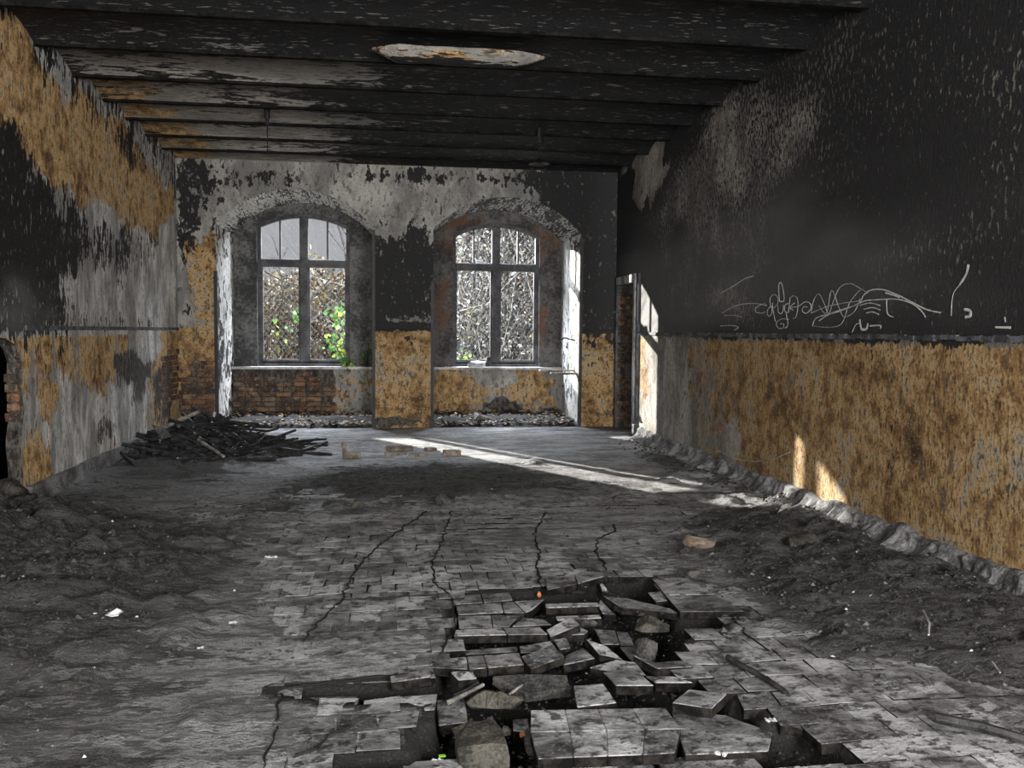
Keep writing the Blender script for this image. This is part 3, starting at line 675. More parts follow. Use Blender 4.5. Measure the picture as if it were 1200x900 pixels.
okc = ~inpoly(cx, cy, PIT) | (distpoly(cx, cy, PIT) < .02)
# only cells which the dirt leaves bare and the photo shows
hgt = fl_height(cx, cy)
near = okc & (cx > -.75) & (cx < 1.95) & (cy > 3.0) & (cy < 6.6) & (hgt < .035)
sc_ = np.where(near, cy+.8*np.abs(cx-.5), 99); order = np.argsort(sc_)[:300]; chosen = np.zeros(len(cx), bool); chosen[order] = near[order]
for i in np.nonzero(chosen)[0]:
    o = bpy.data.objects.new('tile', random.choice(TM)); COL.objects.link(o); o.parent = floor
    x, y = cell[i]; z = buckle(x, y)+random.uniform(-.002, .002)
    dp = float(distpoly(np.array([x]), np.array([y]), PIT)[0]); k = max(0, .25-dp)/.25
    gxs = (buckle(x+.05, y)-buckle(x-.05, y))/.1; gys = (buckle(x, y+.05)-buckle(x, y-.05))/.1
    o.location = (x+random.uniform(-.0015, .0015)*(1+3*k), y+random.uniform(-.0015, .0015)*(1+3*k), z+random.uniform(-.008, .004)*k)
    o.rotation_euler = (gys+random.gauss(0, .007+.02*k), -gxs+random.gauss(0, .007+.02*k), random.gauss(0, .006+.02*k))
vs = []; fs = []; rn = []
for i in np.nonzero(okc & ~chosen)[0]:
    x, y = cell[i]; w = T/2-.0012; z = buckle(x, y) if y < 7.5 and abs(x-.5) < 2 else .006*float(fbm(x, y, 3, 2)-.5)
    tx, ty = random.gauss(0, .0015), random.gauss(0, .0015); b0 = len(vs)
    for dz in (-.03, 0):
        for sx, sy in ((-1, -1), (1, -1), (1, 1), (-1, 1)): vs.append((x+sx*w, y+sy*w, z+dz+tx*sx+ty*sy if dz == 0 else z+dz))
    fs += [(b0+4, b0+5, b0+6, b0+7), (b0, b0+1, b0+5, b0+4), (b0+1, b0+2, b0+6, b0+5), (b0+2, b0+3, b0+7, b0+6), (b0+3, b0, b0+4, b0+7)]
    rn += [random.random()]*8
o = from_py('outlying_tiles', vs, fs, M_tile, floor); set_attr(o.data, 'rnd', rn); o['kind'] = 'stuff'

# cracks that run through the tiles: thin near-black strips laid on top as dirt-filled fissures
def crack(pts, w):
    P = [Vector(onz(x, y)) for x, y in pts]; out = []
    for i in range(len(P)-1):
        k = max(2, int((P[i+1]-P[i]).length/.03))
        for j in range(k): out.append(P[i].lerp(P[i+1], j/k))
    out.append(P[-1]); vs = []; fs = []; n = len(out)
    for i, p in enumerate(out):
        t = (out[min(i+1, n-1)]-out[max(i-1, 0)]).normalized(); q = Vector((-t.y, t.x, 0)); c = p+q*.025*mnoise.noise(p*14)
        ww = .6*w*(.35+.9*abs(mnoise.noise(p*9+Vector((3, 3, 0)))+.4))*min(1, .2+i/4, .2+(n-1-i)/4)
        for sx, dz in ((-1, -.01), (-.8, .004), (.8, .004), (1, -.01)):
            r = c+q*ww*sx; vs.append((r.x, r.y, buckle(r.x, r.y)+.0035+dz))
    for i in range(n-1):
        for k in range(3): fs.append((i*4+k, i*4+k+1, i*4+k+5, i*4+k+4))
    from_py('crack', vs, fs, M_void, floor)
for pts, w in [([(722, 578), (716, 592), (700, 603), (716, 612), (722, 622), (700, 632), (698, 646), (712, 672)], .011), ([(500, 600), (470, 622), (440, 645), (425, 660), (412, 680), (400, 705), (372, 730), (355, 752)], .009),
                 ([(640, 600), (626, 625), (632, 650), (630, 672), (633, 690)], .012), ([(530, 600), (516, 640), (506, 664), (511, 690), (528, 698)], .008), ([(330, 812), (324, 845), (318, 870), (308, 900)], .010),
                 ([(412, 852), (385, 862), (372, 878), (345, 888)], .007), ([(528, 700), (533, 722), (533, 740)], .008), ([(400, 705), (460, 702), (527, 697)], .007), ([(855, 718), (875, 745), (902, 765)], .005), ([(600, 560), (660, 577), (690, 590), (716, 592)], .006),
                 ([(765, 676), (800, 676), (850, 690)], .004), ([(505, 787), (400, 797), (330, 806)], .010), ([(512, 768), (528, 748), (533, 740)], .008)]: crack(pts, w)
# ---- loose pieces in the broken area: prism from top-face corners (photo point, height)
def prism(name, corners, thick, mat, label=None, cat=None, group=None, parent=None, kind=None, chip=.0):
    P = [onz(x, y, h) for x, y, h in corners]; c = sum(P, Vector())/len(P)
    nrm = Vector()
    for k in range(len(P)): nrm += (P[k]-c).cross(P[(k+1) % len(P)]-c)
    nrm.normalize()
    if nrm.z < 0: nrm = -nrm; P = P[::-1]
    bm = bmesh.new(); tops = [bm.verts.new(p-c) for p in P]; bots = [bm.verts.new(p-c-nrm*thick) for p in P]
    bm.faces.new(tops); bm.faces.new(bots[::-1])
    for k in range(len(P)): bm.faces.new((tops[k], bots[k], bots[(k+1) % len(P)], tops[(k+1) % len(P)]))
    recalc(bm)
    bmesh.ops.bevel(bm, geom=bm.edges[:], offset=.003, segments=1, affect='EDGES')
    if chip:
        bmesh.ops.subdivide_edges(bm, edges=bm.edges[:], cuts=2)
        for v in bm.verts: v.co += chip*Vector(mnoise.noise_vector((v.co+c)*30))
    bmesh.ops.triangulate(bm, faces=[f for f in bm.faces if len(f.verts) > 4])
    me = bpy.data.meshes.new(name); bm.to_mesh(me); bm.free(); me.materials.append(mat)
    set_attr(me, 'rnd', [random.random()]*len(me.vertices))
    o = bpy.data.objects.new(name, me); COL.objects.link(o); o.location = c
    if parent: o.parent = parent; o.location = c-Vector(parent.location)
    if label: tag(o, label, cat, group)
    return o
def Q(h, *pts): return [(x, y, h if not isinstance(h, (list, tuple)) else h[i]) for i, (x, y) in enumerate(pts)]
TH = .042
pieces = [
 ('floor_tile', Q(-.004, (529, 698), (563, 696.5), (566, 706), (532, 708)), 'loose tile at the far left corner of the broken hole', 'tile'),
 ('floor_tile', Q(-.002, (564.5, 696.3), (597, 694.3), (601, 703), (567, 706)), 'bright loose tile at the left end of the black gap', 'tile'),
 ('tile_piece', Q(-.006, (603, 704.5), (638, 702), (623, 715), (616, 717.5)), 'pointed broken tile tip below the black gap', 'tile'),
 ('tile_piece', Q(-.03, (612, 724), (636, 725), (647, 732), (600, 734)), 'low triangular tile fragment between two loose rows', 'tile'),
 ('tile_piece', Q(-.045, (544, 762), (606, 757.5), (607, 763), (545, 767)), 'sunken strip of tile in shadow under the raised row', 'tile'),
 ('tile_piece', Q(-.02, (609, 757), (645, 751), (651, 758), (628, 764), (610, 765)), 'pale chipped tile behind the tilted square tile', 'tile'),
 ('tile_piece', Q(-.01, (648, 748), (664, 747.5), (669, 759), (656, 761)), 'small pale tile piece right behind the tilted square tile', 'tile'),
 ('floor_tile', Q([.03, .05, .035, .012], (611, 769), (647, 755), (662, 769), (622, 784)), 'square tile lying askew at the end of the middle row', 'tile'),
 ('tile_piece', Q([-.02, -.01, -.005, -.015], (663, 768), (683, 759), (697, 771), (660, 779)), 'chipped tile with white mortar right of the askew square tile', 'tile'),
 ('tile_piece', Q([.02, .06, .045, .01], (640, 738), (669, 722.5), (680, 732), (645, 746)), 'oblong tile tipped up on the end of the raised row', 'tile'),
 ('tile_piece', Q(.0, (664, 740), (681, 735), (689, 739), (685, 743), (664, 744)), 'thick small tile stub beside the tipped oblong tile', 'tile'),
 ('floor_tile', Q(.0, (639, 707.5), (700, 706), (702, 710), (640, 712)), 'long narrow tile on edge across the hole, the rear one', 'tile'),
 ('tile_piece', Q(-.01, (651, 722), (703, 720), (705, 724), (653, 727)), 'long narrow tile on edge across the hole, the front one', 'tile'),
 ('tile_piece', Q([.0, -.05, -.09, -.05], (701, 677), (713, 692), (724, 699), (706, 693)), 'thin sliver of tile leaning into the hole from its rear rim', 'tile'),
 ('tile_piece', Q([.0, -.03, -.04, -.01], (704, 703), (722, 721), (706, 720), (700, 708)), 'steep triangular tile piece left of the long light slab', 'tile'),
 ('tile_slab', Q([.035, .03, .01, .0, .01, .025], (707, 698), (735, 701), (786, 713), (796, 719), (729, 712), (719, 706)), 'long light slab slanting across the middle of the hole', 'slab'),
 ('floor_tile', Q(-.07, (697, 737), (721, 739), (726, 755), (705, 755)), 'dark sunken tile at the bottom of the hole, left one', 'tile'),
 ('floor_tile', Q(-.068, (722, 739.5), (736, 741), (743, 756), (727, 756)), 'sunken tile at the bottom of the hole, next to the dark rock', 'tile'),
 ('floor_tile', Q([-.05, -.05, -.03, -.02], (726, 758), (752, 757), (764, 774), (742, 776)), 'sunken tile in front of the dark leaning rock', 'tile'),
 ('floor_tile', Q([.045, .035, .0, .015], (685, 748), (711, 757), (731, 774), (703, 767)), 'narrow tile tilted left in the centre of the hole', 'tile'),
 ('floor_tile', Q([.03, .015, .01, .015, .02], (742, 767.5), (768, 776), (803, 773.5), (812, 781), (770, 783)), 'bright-edged tile standing proud right of the centre', 'tile'),
 ('tile_slab', Q([-.01, .0, .0, .0, -.005], (691, 782), (722, 773), (745, 776), (757, 791), (725, 788)), 'pale slab partly under the square tile with thick front edge', 'slab'),
 ('floor_tile', Q([.02, .02, .03, .03], (707, 787.5), (747, 786), (766, 803), (722, 803)), 'square tile with thick front edge propped above the big slab', 'tile'),
 ('floor_tile', Q([.0, .01, .012, .01], (756, 792), (790, 792.5), (812, 799.5), (768, 799.5)), 'flat tile wedge right of the propped square tile', 'tile'),
 ('floor_tile', Q([.0, .012, .012, .0], (672, 803.5), (707, 801), (722.5, 823), (676, 828.5)), 'square tile lying loose just behind the big six tile slab', 'tile'),
 ('floor_tile', Q([.055, .06, .062, .055], (807, 807.5), (852, 813), (834, 830), (787.5, 823)), 'single tile raised high on rubble beside the dark gap', 'tile'),
 ('floor_tile', Q([.02, .03, .026, .014], (457, 792), (503, 784), (505, 793), (458, 799.5)), 'tile lifted at the left end of the broken area', 'tile'),
 ('tile_piece', Q([.0, .0, -.01, -.01], (528, 787), (553, 785.5), (559, 795), (537, 797)), 'small tile piece in the grit below the middle row', 'tile'),
 ('tile_piece', Q(-.04, (511, 820), (545, 821), (548, 846), (514, 850)), 'sunken tile left of the two concrete chunks', 'tile'),
 ('tile_piece', Q(-.05, (601, 843), (619, 842), (621, 858), (601, 856)), 'small dark tile left of the big six tile slab', 'tile'),
 ('tile_slab', Q([.0, .0, -.02, -.03], (917, 848.5), (940, 849), (1004, 868), (996, 873)), 'narrow light-edged slab tipping into the right-hand gap', 'slab'),
 ('tile_piece', Q([-.04, -.04, -.03, -.02, -.02], (786, 832), (850, 838), (905, 858), (900, 880), (803, 884)), 'shaded tile field right of the crack beside the big slab', 'slab'),
 ('tile_piece', Q([-.05, -.05, -.04, -.04], (330, 815), (418, 816), (420, 826), (337, 828)), 'low tile strip below the step at the left', 'tile'),
 ('tile_piece', Q([-.05, -.03, -.03, -.05], (425, 820), (505, 818), (500, 842), (440, 846)), 'sunken tile below the lifted left tile', 'tile'),
 ('tile_piece', Q(-.05, (632, 893), (760, 888), (770, 903), (640, 905)), 'tile row at the bottom edge below the big slab', 'tile'),
 ('tile_piece', Q(-.045, (768, 888), (880, 884), (900, 905), (778, 905)), 'tile at the bottom edge with two white stones', 'tile'),
 ('tile_piece', Q([-.05, -.05, -.04, -.04], (470, 893), (536, 889), (545, 903), (475, 905)), 'tile piece at the bottom edge left of the mossy chunk', 'tile'),
]
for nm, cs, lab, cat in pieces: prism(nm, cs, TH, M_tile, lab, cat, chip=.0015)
def slab(name, label, quads, thick=TH):
    c = onz(quads[0][0][0], quads[0][0][1], 0); e = empty(name, c); tag(e, label, 'slab')
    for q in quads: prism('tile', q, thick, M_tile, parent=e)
slab('tile_slab', 'raised row of two joined tiles left of the tipped oblong tile', [Q([.02, .02, .022, .02], (534, 738), (588, 735.5), (594, 743.5), (532, 745)), Q([.02, .02, .018, .022], (589, 735.4), (633, 735), (642, 743), (595, 743.5))])
slab('tile_slab', 'second row of two joined tiles from the far rim of the hole', [Q(-.008, (534, 709.5), (587, 706.3), (590, 717.5), (537, 720.3)), Q(-.006, (588, 706.3), (602, 705), (615, 718), (591, 717.5))])
slab('tile_slab', 'third row of joined tiles with curved broken right end', [Q(-.012, (536, 722), (575, 721), (577, 735), (538, 736)), Q(-.012, (576, 721), (610, 721), (600, 730), (597, 734), (578, 735))])
slab('tile_slab', 'middle row slab of three tiles with thick dark front edge', [Q([.0, .0, .012, .0], (505, 782), (516, 772), (546, 769.5), (549, 784)), Q([.005, .005, .015, .012], (547, 769.4), (566, 768), (571, 782.3), (550, 784)), Q([.005, .01, .016, .015], (567, 768), (608, 764.5), (614, 778.5), (572, 782.2))])
ct = [(622, 832), (662, 831.3), (701, 830.6), (741, 829.9), (780, 829)]; cm = [(621.5, 858), (668, 857), (711, 856), (756, 855), (798, 854)]; cb = [(630, 889), (672, 887), (712, 885.5), (753, 884), (791, 882)]
qs = []
for k in range(4):
    g_ = .15
    qs.append([(ct[k][0]+g_, ct[k][1], .005), (ct[k+1][0]-g_, ct[k+1][1], .005), (cm[k+1][0]-g_, cm[k+1][1]-g_, .005), (cm[k][0]+g_, cm[k][1]-g_, .005)])
    qs.append([(cm[k][0]+g_, cm[k][1]+g_, .005), (cm[k+1][0]-g_, cm[k+1][1]+g_, .005), (cb[k+1][0]-g_, cb[k+1][1], .0), (cb[k][0]+g_, cb[k][1], .0)])
slab('tile_slab', 'big flat slab of eight joined tiles at the front of the broken area', qs)
slab('tile_slab', 'overhanging slab corner right of the black hole', [Q([.012, .012, .02, .02], (764, 677.5), (806, 677), (838, 696), (780, 697)), Q([.02, .02, .028, .028], (780, 697.5), (838, 696.5), (872, 716), (797, 716.5))])
slab('tile_slab', 'lifted slab with slanting front edge above the black gap', [Q([.03, .03, .03, .03], (640, 676), (673, 674), (676, 684), (641, 691)), Q([.03, .03, .035, .03], (674, 674), (700, 666), (712, 674), (677, 683.8))])

# ---- rubble, stones
def rock(name, px, py, wpx, hpx, label, cat, mat, z=0.0, seed=0, flat=.55, depth=None, group=None, sub=2, boxy=0.35, sink=.3, at=None):
    c = ony(px, py, at) if at else onz(px, py+hpx/2, z); s = c.y/F; w = wpx*s/2; h = hpx*s/2
    bm = bmesh.new(); bmesh.ops.create_icosphere(bm, subdivisions=sub, radius=1)
    rr = random.Random(seed+int(px*7+py*13))
    pl = [(Vector((rr.uniform(-1, 1), rr.uniform(-1, 1), rr.uniform(-1, 1))).normalized(), rr.uniform(.55, .8)) for _ in range(7)]
    off = Vector((rr.random()*50, rr.random()*50, 0))
    for v in bm.verts:
        p = v.co.copy(); q = Vector([math.copysign(abs(t)**(1-boxy*.8), t) for t in p]); p = q
        for nn, dd in pl:
            k = p.dot(nn)
            if k > dd: p -= nn*(k-dd)
        p *= 1+.16*mnoise.noise(p*1.7+off)+.07*mnoise.noise(p*5+off)
        v.co = Vector((p.x*w*1.15, p.y*(depth or w*.8), p.z*h*1.15))
    a = rr.uniform(-.3, .3)
    o = from_bm(name, bm, mat); o.rotation_euler = (rr.uniform(-.08, .08), rr.uniform(-.08, .08), a)
    o.location = (c.x, c.y+(depth or w*.8)*.8, z+h*(1-sink)+.004); tag(o, label, cat, group); return o
prism('concrete_chunk', Q([.02, .05, .06, .03, .0, -.01], (546, 823), (567, 808), (587, 811), (613, 818), (598, 831), (552, 829)), .09, M_rock, 'grey rough concrete chunk, the rear of two at the front', 'rubble', chip=.014)
prism('concrete_chunk', Q([.03, .05, .05, .03, .03], (532, 852), (578, 837), (588, 850), (596, 873), (537, 874)), .12, M_rock, 'big mossy concrete chunk with flat top at the bottom edge', 'rubble', chip=.014)
rock('concrete_chunk', 760, 760, 34, 30, 'dark leaning rock inside the broken floor hole', 'rubble', M_rock_dark, -.05, 5)
rock('brick_fragment', 766, 731, 40, 20, 'brown brick fragment under the long light slab', 'rubble', M_rock, -.06, 6, boxy=.7)
rock('concrete_chunk', 688, 730, 26, 14, 'dark rubble lump beneath the narrow tile on edge', 'rubble', M_rock_dark, -.06, 8)
rock('concrete_chunk', 626, 868, 22, 34, 'small rough lump between mossy chunk and big slab', 'rubble', M_rock_dark, -.10, 8)
rock('pebble', 595, 857, 12, 12, 'rounded grey pebble beside the mossy concrete chunk', 'stone', M_rock, -.08, 8)
rock('brick_fragment', 612, 862, 9, 8, 'small bright orange brick fragment left of the big slab', 'rubble', M_orange, -.06, 1, sub=1)
rock('brick_fragment', 632, 697, 7, 7, 'tiny orange brick fragment at the rim of the black gap', 'rubble', M_orange, -.02, 2, sub=1)
rock('concrete_chunk', 825, 637, 36, 16, 'flat stone with ochre edge, larger of two right of centre', 'rubble', M_rubblebrick, 0, 4, boxy=.7)
rock('concrete_chunk', 805, 646, 18, 9, 'dark stone flake just left of the ochre-edged stone', 'rubble', M_rock_dark, 0, 4)
rock('concrete_chunk', 814, 673, 16, 9, 'lone small dark stone behind the overhanging slab corner', 'rubble', M_rock_dark, 0, 14)
rock('concrete_chunk', 948, 636, 44, 18, 'large grey stone near the right wall', 'rubble', M_rock, 0.02, 15, boxy=.5)
rock('brick_fragment', 990, 632, 28, 12, 'brown flat stone right of the large grey stone', 'rubble', M_rubblebrick, .02, 16)
rock('brick_fragment', 975, 647, 12, 8, 'small reddish brick bit in front of the large grey stone', 'rubble', M_rubblebrick, .02, 17)
rock('concrete_chunk', 521, 585, 20, 14, 'round black lump in the middle of the floor', 'rubble', M_rock_dark, 0, 18)
rock('concrete_chunk', 418, 591, 14, 11, 'small brownish lump left of the round black lump', 'rubble', M_rock, 0, 19)
rock('brick_fragment', 78, 609, 18, 8, 'orange brown brick fragment on the dark mound', 'rubble', M_rubblebrick, .09, 20)
rock('concrete_chunk', 10, 585, 40, 50, 'grey lump of fallen wall below the broken opening', 'rubble', M_rock, 0, 21)
rock('pebble', 841, 884, 9, 6, 'left one of two white stones near the bottom edge', 'stone', M_paper, -.03, 1, sub=1)
rock('pebble', 850, 886, 8, 6, 'right one of two white stones near the bottom edge', 'stone', M_paper, -.03, 2, sub=1)
rock('stone', 558, 427, 22, 9, 'pale flat stone lying on the right window sill', 'stone', M_paper, 0, 31, at=YW, depth=.07); bpy.data.objects[-1] if False else None
o = [o for o in bpy.data.objects if o.name.startswith('stone')][-1]; p = ony(558, 428, YW-.02); o.location = (p.x, YW-.03, .935)
p = ony(572, 420, YW+.02)
o = rock('stone', 572, 420, 10, 13, 'small dark upright stone beside the pale one on sill', 'stone', M_rock_dark, 0, 32, at=YW, depth=.06); o.location = (p.x, YW+.04, .96)
def loose_brick(px, py, wpx, hpx, label, rz=0, up=False, z=0):
    c = onz(px, py, z); L = wpx*c.y/F; hh = hpx*c.y/F
    me = brick_mesh(round(L, 2), round(hh, 3), .11, random.randint(0, 3)).copy(); me.materials.clear(); me.materials.append(M_rubblebrick)
    o = bpy.data.objects.new('brick', me); COL.objects.link(o); o.location = (c.x, c.y+.06, z+hh/2); o.rotation_euler = (0, 0, rz); tag(o, label, 'brick'); return o
loose_brick(412, 538, 20, 7, 'brick lying flat with another leaning upright on its left end')
o = loose_brick(404, 538, 6, 19, 'brick standing upright at the far left of the loose bricks'); o.rotation_euler = (0, -.12, .1)
loose_brick(464, 535, 26, 4, 'thin flat brick in front of the pair in the sunbeam', .05)
loose_brick(490, 536, 22, 4, 'thin brick right of the front flat brick', -.05)
loose_brick(468, 529, 30, 6, 'longer brick lying behind the thin flat brick', .08)
loose_brick(505, 529, 12, 4, 'smallest brick piece between the bricks in the sunbeam', .3)
loose_brick(530, 535, 22, 7, 'brick farthest right lying in the sunbeam', -.05)
# open book lying before the right niche
bk = empty('book', onz(563, 498)); tag(bk, 'open pale book standing splayed before right niche', 'book')
for s_ in (-1, 1):
    bm = bmesh.new(); bm_box(bm, -.11, .11, -.012, .012, 0, .17); o = from_bm('page_block', bm, M_paper if s_ < 0 else M_pale_wood, bk); o.rotation_euler = (s_*.75, .35, .25); o.location = (0, 0, .03)
# ---- sticks
def stick(name, pts, rad, label, cat, mat=M_char, group=None, taper=.8, n=6):
    P = []
    for i in range(len(pts)-1):
        a, b_ = Vector(pts[i]), Vector(pts[i+1]); k = max(2, int((b_-a).length/.12))
        for j in range(k): P.append(a.lerp(b_, j/k))
    P.append(Vector(pts[-1])); c = P[0].copy()
    P = [p-c+.35*rad*Vector(mnoise.noise_vector(p*9)) for p in P]
    bm = bmesh.new(); add_tube(bm, P, rad, n, True, taper); recalc(bm); o = from_bm(name, bm, mat); o.location = c; tag(o, label, cat, group); return o
def Z(x, y, z): p = onz(x, y, z); return p
stick('bent_pipe', [Z(113, 524, .10), Z(133, 522, .13), Z(158, 546, .02)], .022, 'bent black pipe leaning at the foot of the left wall', 'pipe', M_steel, taper=1)
stick('wooden_stick', [Z(194, 500, .30), Z(234, 482, .50)], .028, 'pale pole sticking out of the top of the charred heap', 'stick', M_pale_wood)
stick('wooden_stick', [Z(852, 770, .03), Z(885, 788, .025), Z(921, 811, .02)], .014, 'black stick lying on the tiles right of the hole', 'stick')
stick('wooden_stick', [Z(1098, 840, .03), Z(1150, 852, .03), Z(1210, 868, .03)], .022, 'charred stick at the right edge near the bottom corner', 'stick')
stick('wooden_plank', [Z(953, 664, .05), Z(1000, 671, .05), Z(1080, 678, .06), Z(1122, 677, .05)], .026, 'long black branch in the dirt along the right wall', 'branch')
stick('wooden_stick', [Z(524, 824, -.03), Z(545, 814, -.01), Z(566, 803, 0)], .010, 'grey lath slanting behind the rear concrete chunk', 'stick', M_pale_wood)
stick('wooden_stick', [Z(532, 815, -.04), Z(548, 808, -.02), Z(560, 800, -.01)], .008, 'thin black lath next to the grey one', 'stick')
stick('wooden_stick', [Z(590, 818, -.05), Z(603, 809, -.03), Z(612, 803, -.02)], .007, 'short lath right of the rear concrete chunk', 'stick', M_pale_wood)
stick('wooden_stick', [Z(475, 568, .01), Z(498, 562, .01)], .012, 'thin pale twig on the dark patch in mid floor', 'stick', M_pale_wood)
stick('wooden_stick', [Z(581, 557, .01), Z(591, 565, .01)], .014, 'short pale stick on the dark patch, the right one', 'stick', M_pale_wood)
stick('wooden_stick', [Z(1082, 716, .07), Z(1089, 730, .07), Z(1088, 744, .06)], .006, 'thin white bent straw on the black dirt at right', 'straw', M_paper)
stick('wooden_stick', [Z(1163, 776, .05), Z(1172, 788, .05)], .005, 'short white splinter near the right edge', 'straw', M_paper)
stick('wooden_stick', [Z(174, 776, .02), Z(260, 712, .03)], .0, 'x', 'stick') if False else None
prism('wooden_board', Q([-.0, .0, -.03, -.03], (577, 792), (664, 790), (670, 806), (616, 812)), .05, M_rock_dark, 'dark charred board lying in the grit behind the concrete chunk', 'board', chip=.008)
prism('wooden_board', Q([.55, .48, .30, .34], (165+12, 497+0), (178+12, 500), (200, 511), (188, 514)), .02, M_pale_wood, 'pale board leaning on the left side of the charred heap', 'board')
# two boards jammed across the right jamb of the right niche
bxs = ony(632, 433, D+.5)
b1 = box('wooden_board', (bxs.x-.02, bxs.x+.62, D+.30, D+.44, .862, .888), M_pale_wood, bevel=.004); tag(b1, 'upper of two grey boards jutting from the right niche jamb', 'board')
b1 = box('wooden_board', (bxs.x+.12, 3.06, D+.12, D+.26, .82, .85), M_pale_wood, bevel=.004); tag(b1, 'lower of two grey boards jutting from the right niche jamb', 'board')
stick('iron_hook', [Vector((3.03, D+.4, 1.36)), Vector((2.86, D+.38, 1.40)), Vector((2.80, D+.36, 1.37))], .012, 'black iron hook on the right niche jamb', 'hook', M_steel, taper=1)
# charred heap
SM = []
for k in range(14):
    bm = bmesh.new(); L = random.uniform(.28, .85); n = 5; kx = random.uniform(-.06, .06)
    P = [Vector(((j/n-.5)*L, kx*math.sin(math.pi*j/n)+random.uniform(-.012, .012), random.uniform(-.01, .01))) for j in range(n+1)]
    add_tube(bm, P, random.uniform(.012, .028), 5, True, random.uniform(.5, 1)); recalc(bm)
    me = bpy.data.meshes.new('charred_stick'); bm.to_mesh(me); bm.free(); me.materials.append(M_char); SM.append(me)
cnt = 0
while cnt < 290:
    a, b_ = random.gauss(0, .45), random.gauss(0, .45)
    if a*a+b_*b_ > 1.1: continue
    x, y = -2.02+1.08*a, 11.25+1.2*b_
    if x < XL+.2: continue
    hh = .36*math.exp(-((x+2.25)/.62)**2-((y-11.6)/.75)**2)
    z = .02+hh*random.uniform(.35, 1.0)
    o = bpy.data.objects.new('charred_stick', random.choice(SM)); COL.objects.link(o); o.location = (x, y, z)
    an = random.gauss(0, .55)+(.35 if x > -1.7 else -.3)
    o.rotation_euler = (0, random.gauss(0, .16)+(.25 if x > -2.2 else -.1)*(hh > .1), an)
    zone = ('at the right tail of the black heap' if x > -1.45 else 'on the front slope of the black heap' if y < 10.7 else 'on the crest of the black heap by the left wall' if hh > .2 else 'on the left flank of the black heap by the wall' if x < -2.4 else 'in the middle of the black heap')
    tag(o, 'charred wooden stick '+zone, 'stick', 'charred sticks '+zone); cnt += 1
stick('wooden_stick', [Z(318, 524, .08), Z(352, 529, .05), Z(383, 518, .03)], .02, 'longest charred stick pointing right from the heap tip', 'stick')
stick('wooden_stick', [Z(233, 516, .20), Z(262, 535, .10)], .02, 'pale-edged stick slanting down the front of the heap', 'stick', M_pale_wood)
# ---- foil, scraps
def scrap(px, py, w, label, mat, z=.02, hgt=.03):
    c = onz(px, py, z); s = w*c.y/F; bm = bmesh.new(); bmesh.ops.create_grid(bm, x_segments=8, y_segments=5, size=.5)
    for v in bm.verts:
        q = Vector(mnoise.noise_vector(v.co*4+Vector((px, py, 0)))); v.co = Vector((v.co.x*s+q.x*s*.12, v.co.y*s*.5+q.y*s*.12, abs(q.z)*min(hgt, s*.3)*1.3))
    g2 = bmesh.ops.extrude_face_region(bm, geom=bm.faces[:]); [setattr(v, 'co', v.co+Vector((0, 0, .004))) for v in g2['geom'] if isinstance(v, bmesh.types.BMVert)]; recalc(bm)
    o = from_bm('plastic_scrap', bm, mat); o.location = c; tag(o, label, 'scrap'); return o
scrap(118, 721, 44, 'crumpled silvery plastic wrapper on the dirty floor at left', M_foil, .035, .03)
scrap(318, 654, 14, 'small white crumpled scrap behind the tiles at left', M_paper, .02)
scrap(107, 785, 8, 'tiny white flake in front of the silvery wrapper', M_paper, .02, .02)
scrap(274, 730, 10, 'white oval chip on the floor left of the tiles', M_paper, .015, .01)
scrap(235, 760, 7, 'small white chip left of the black step', M_paper, .015, .01)
scrap(903, 845, 14, 'white crumbly plaster bits at the right-hand gap', M_paper, .01, .03)
scrap(513, 893, 14, 'white paper scrap at the bottom edge by the mossy chunk', M_paper, -.06, .03)
o = scrap(518, 887, 8, 'yellow green leaf at the bottom edge', M_ivy, -.04, .02); o['category'] = 'leaf'; o.name = 'leaf'
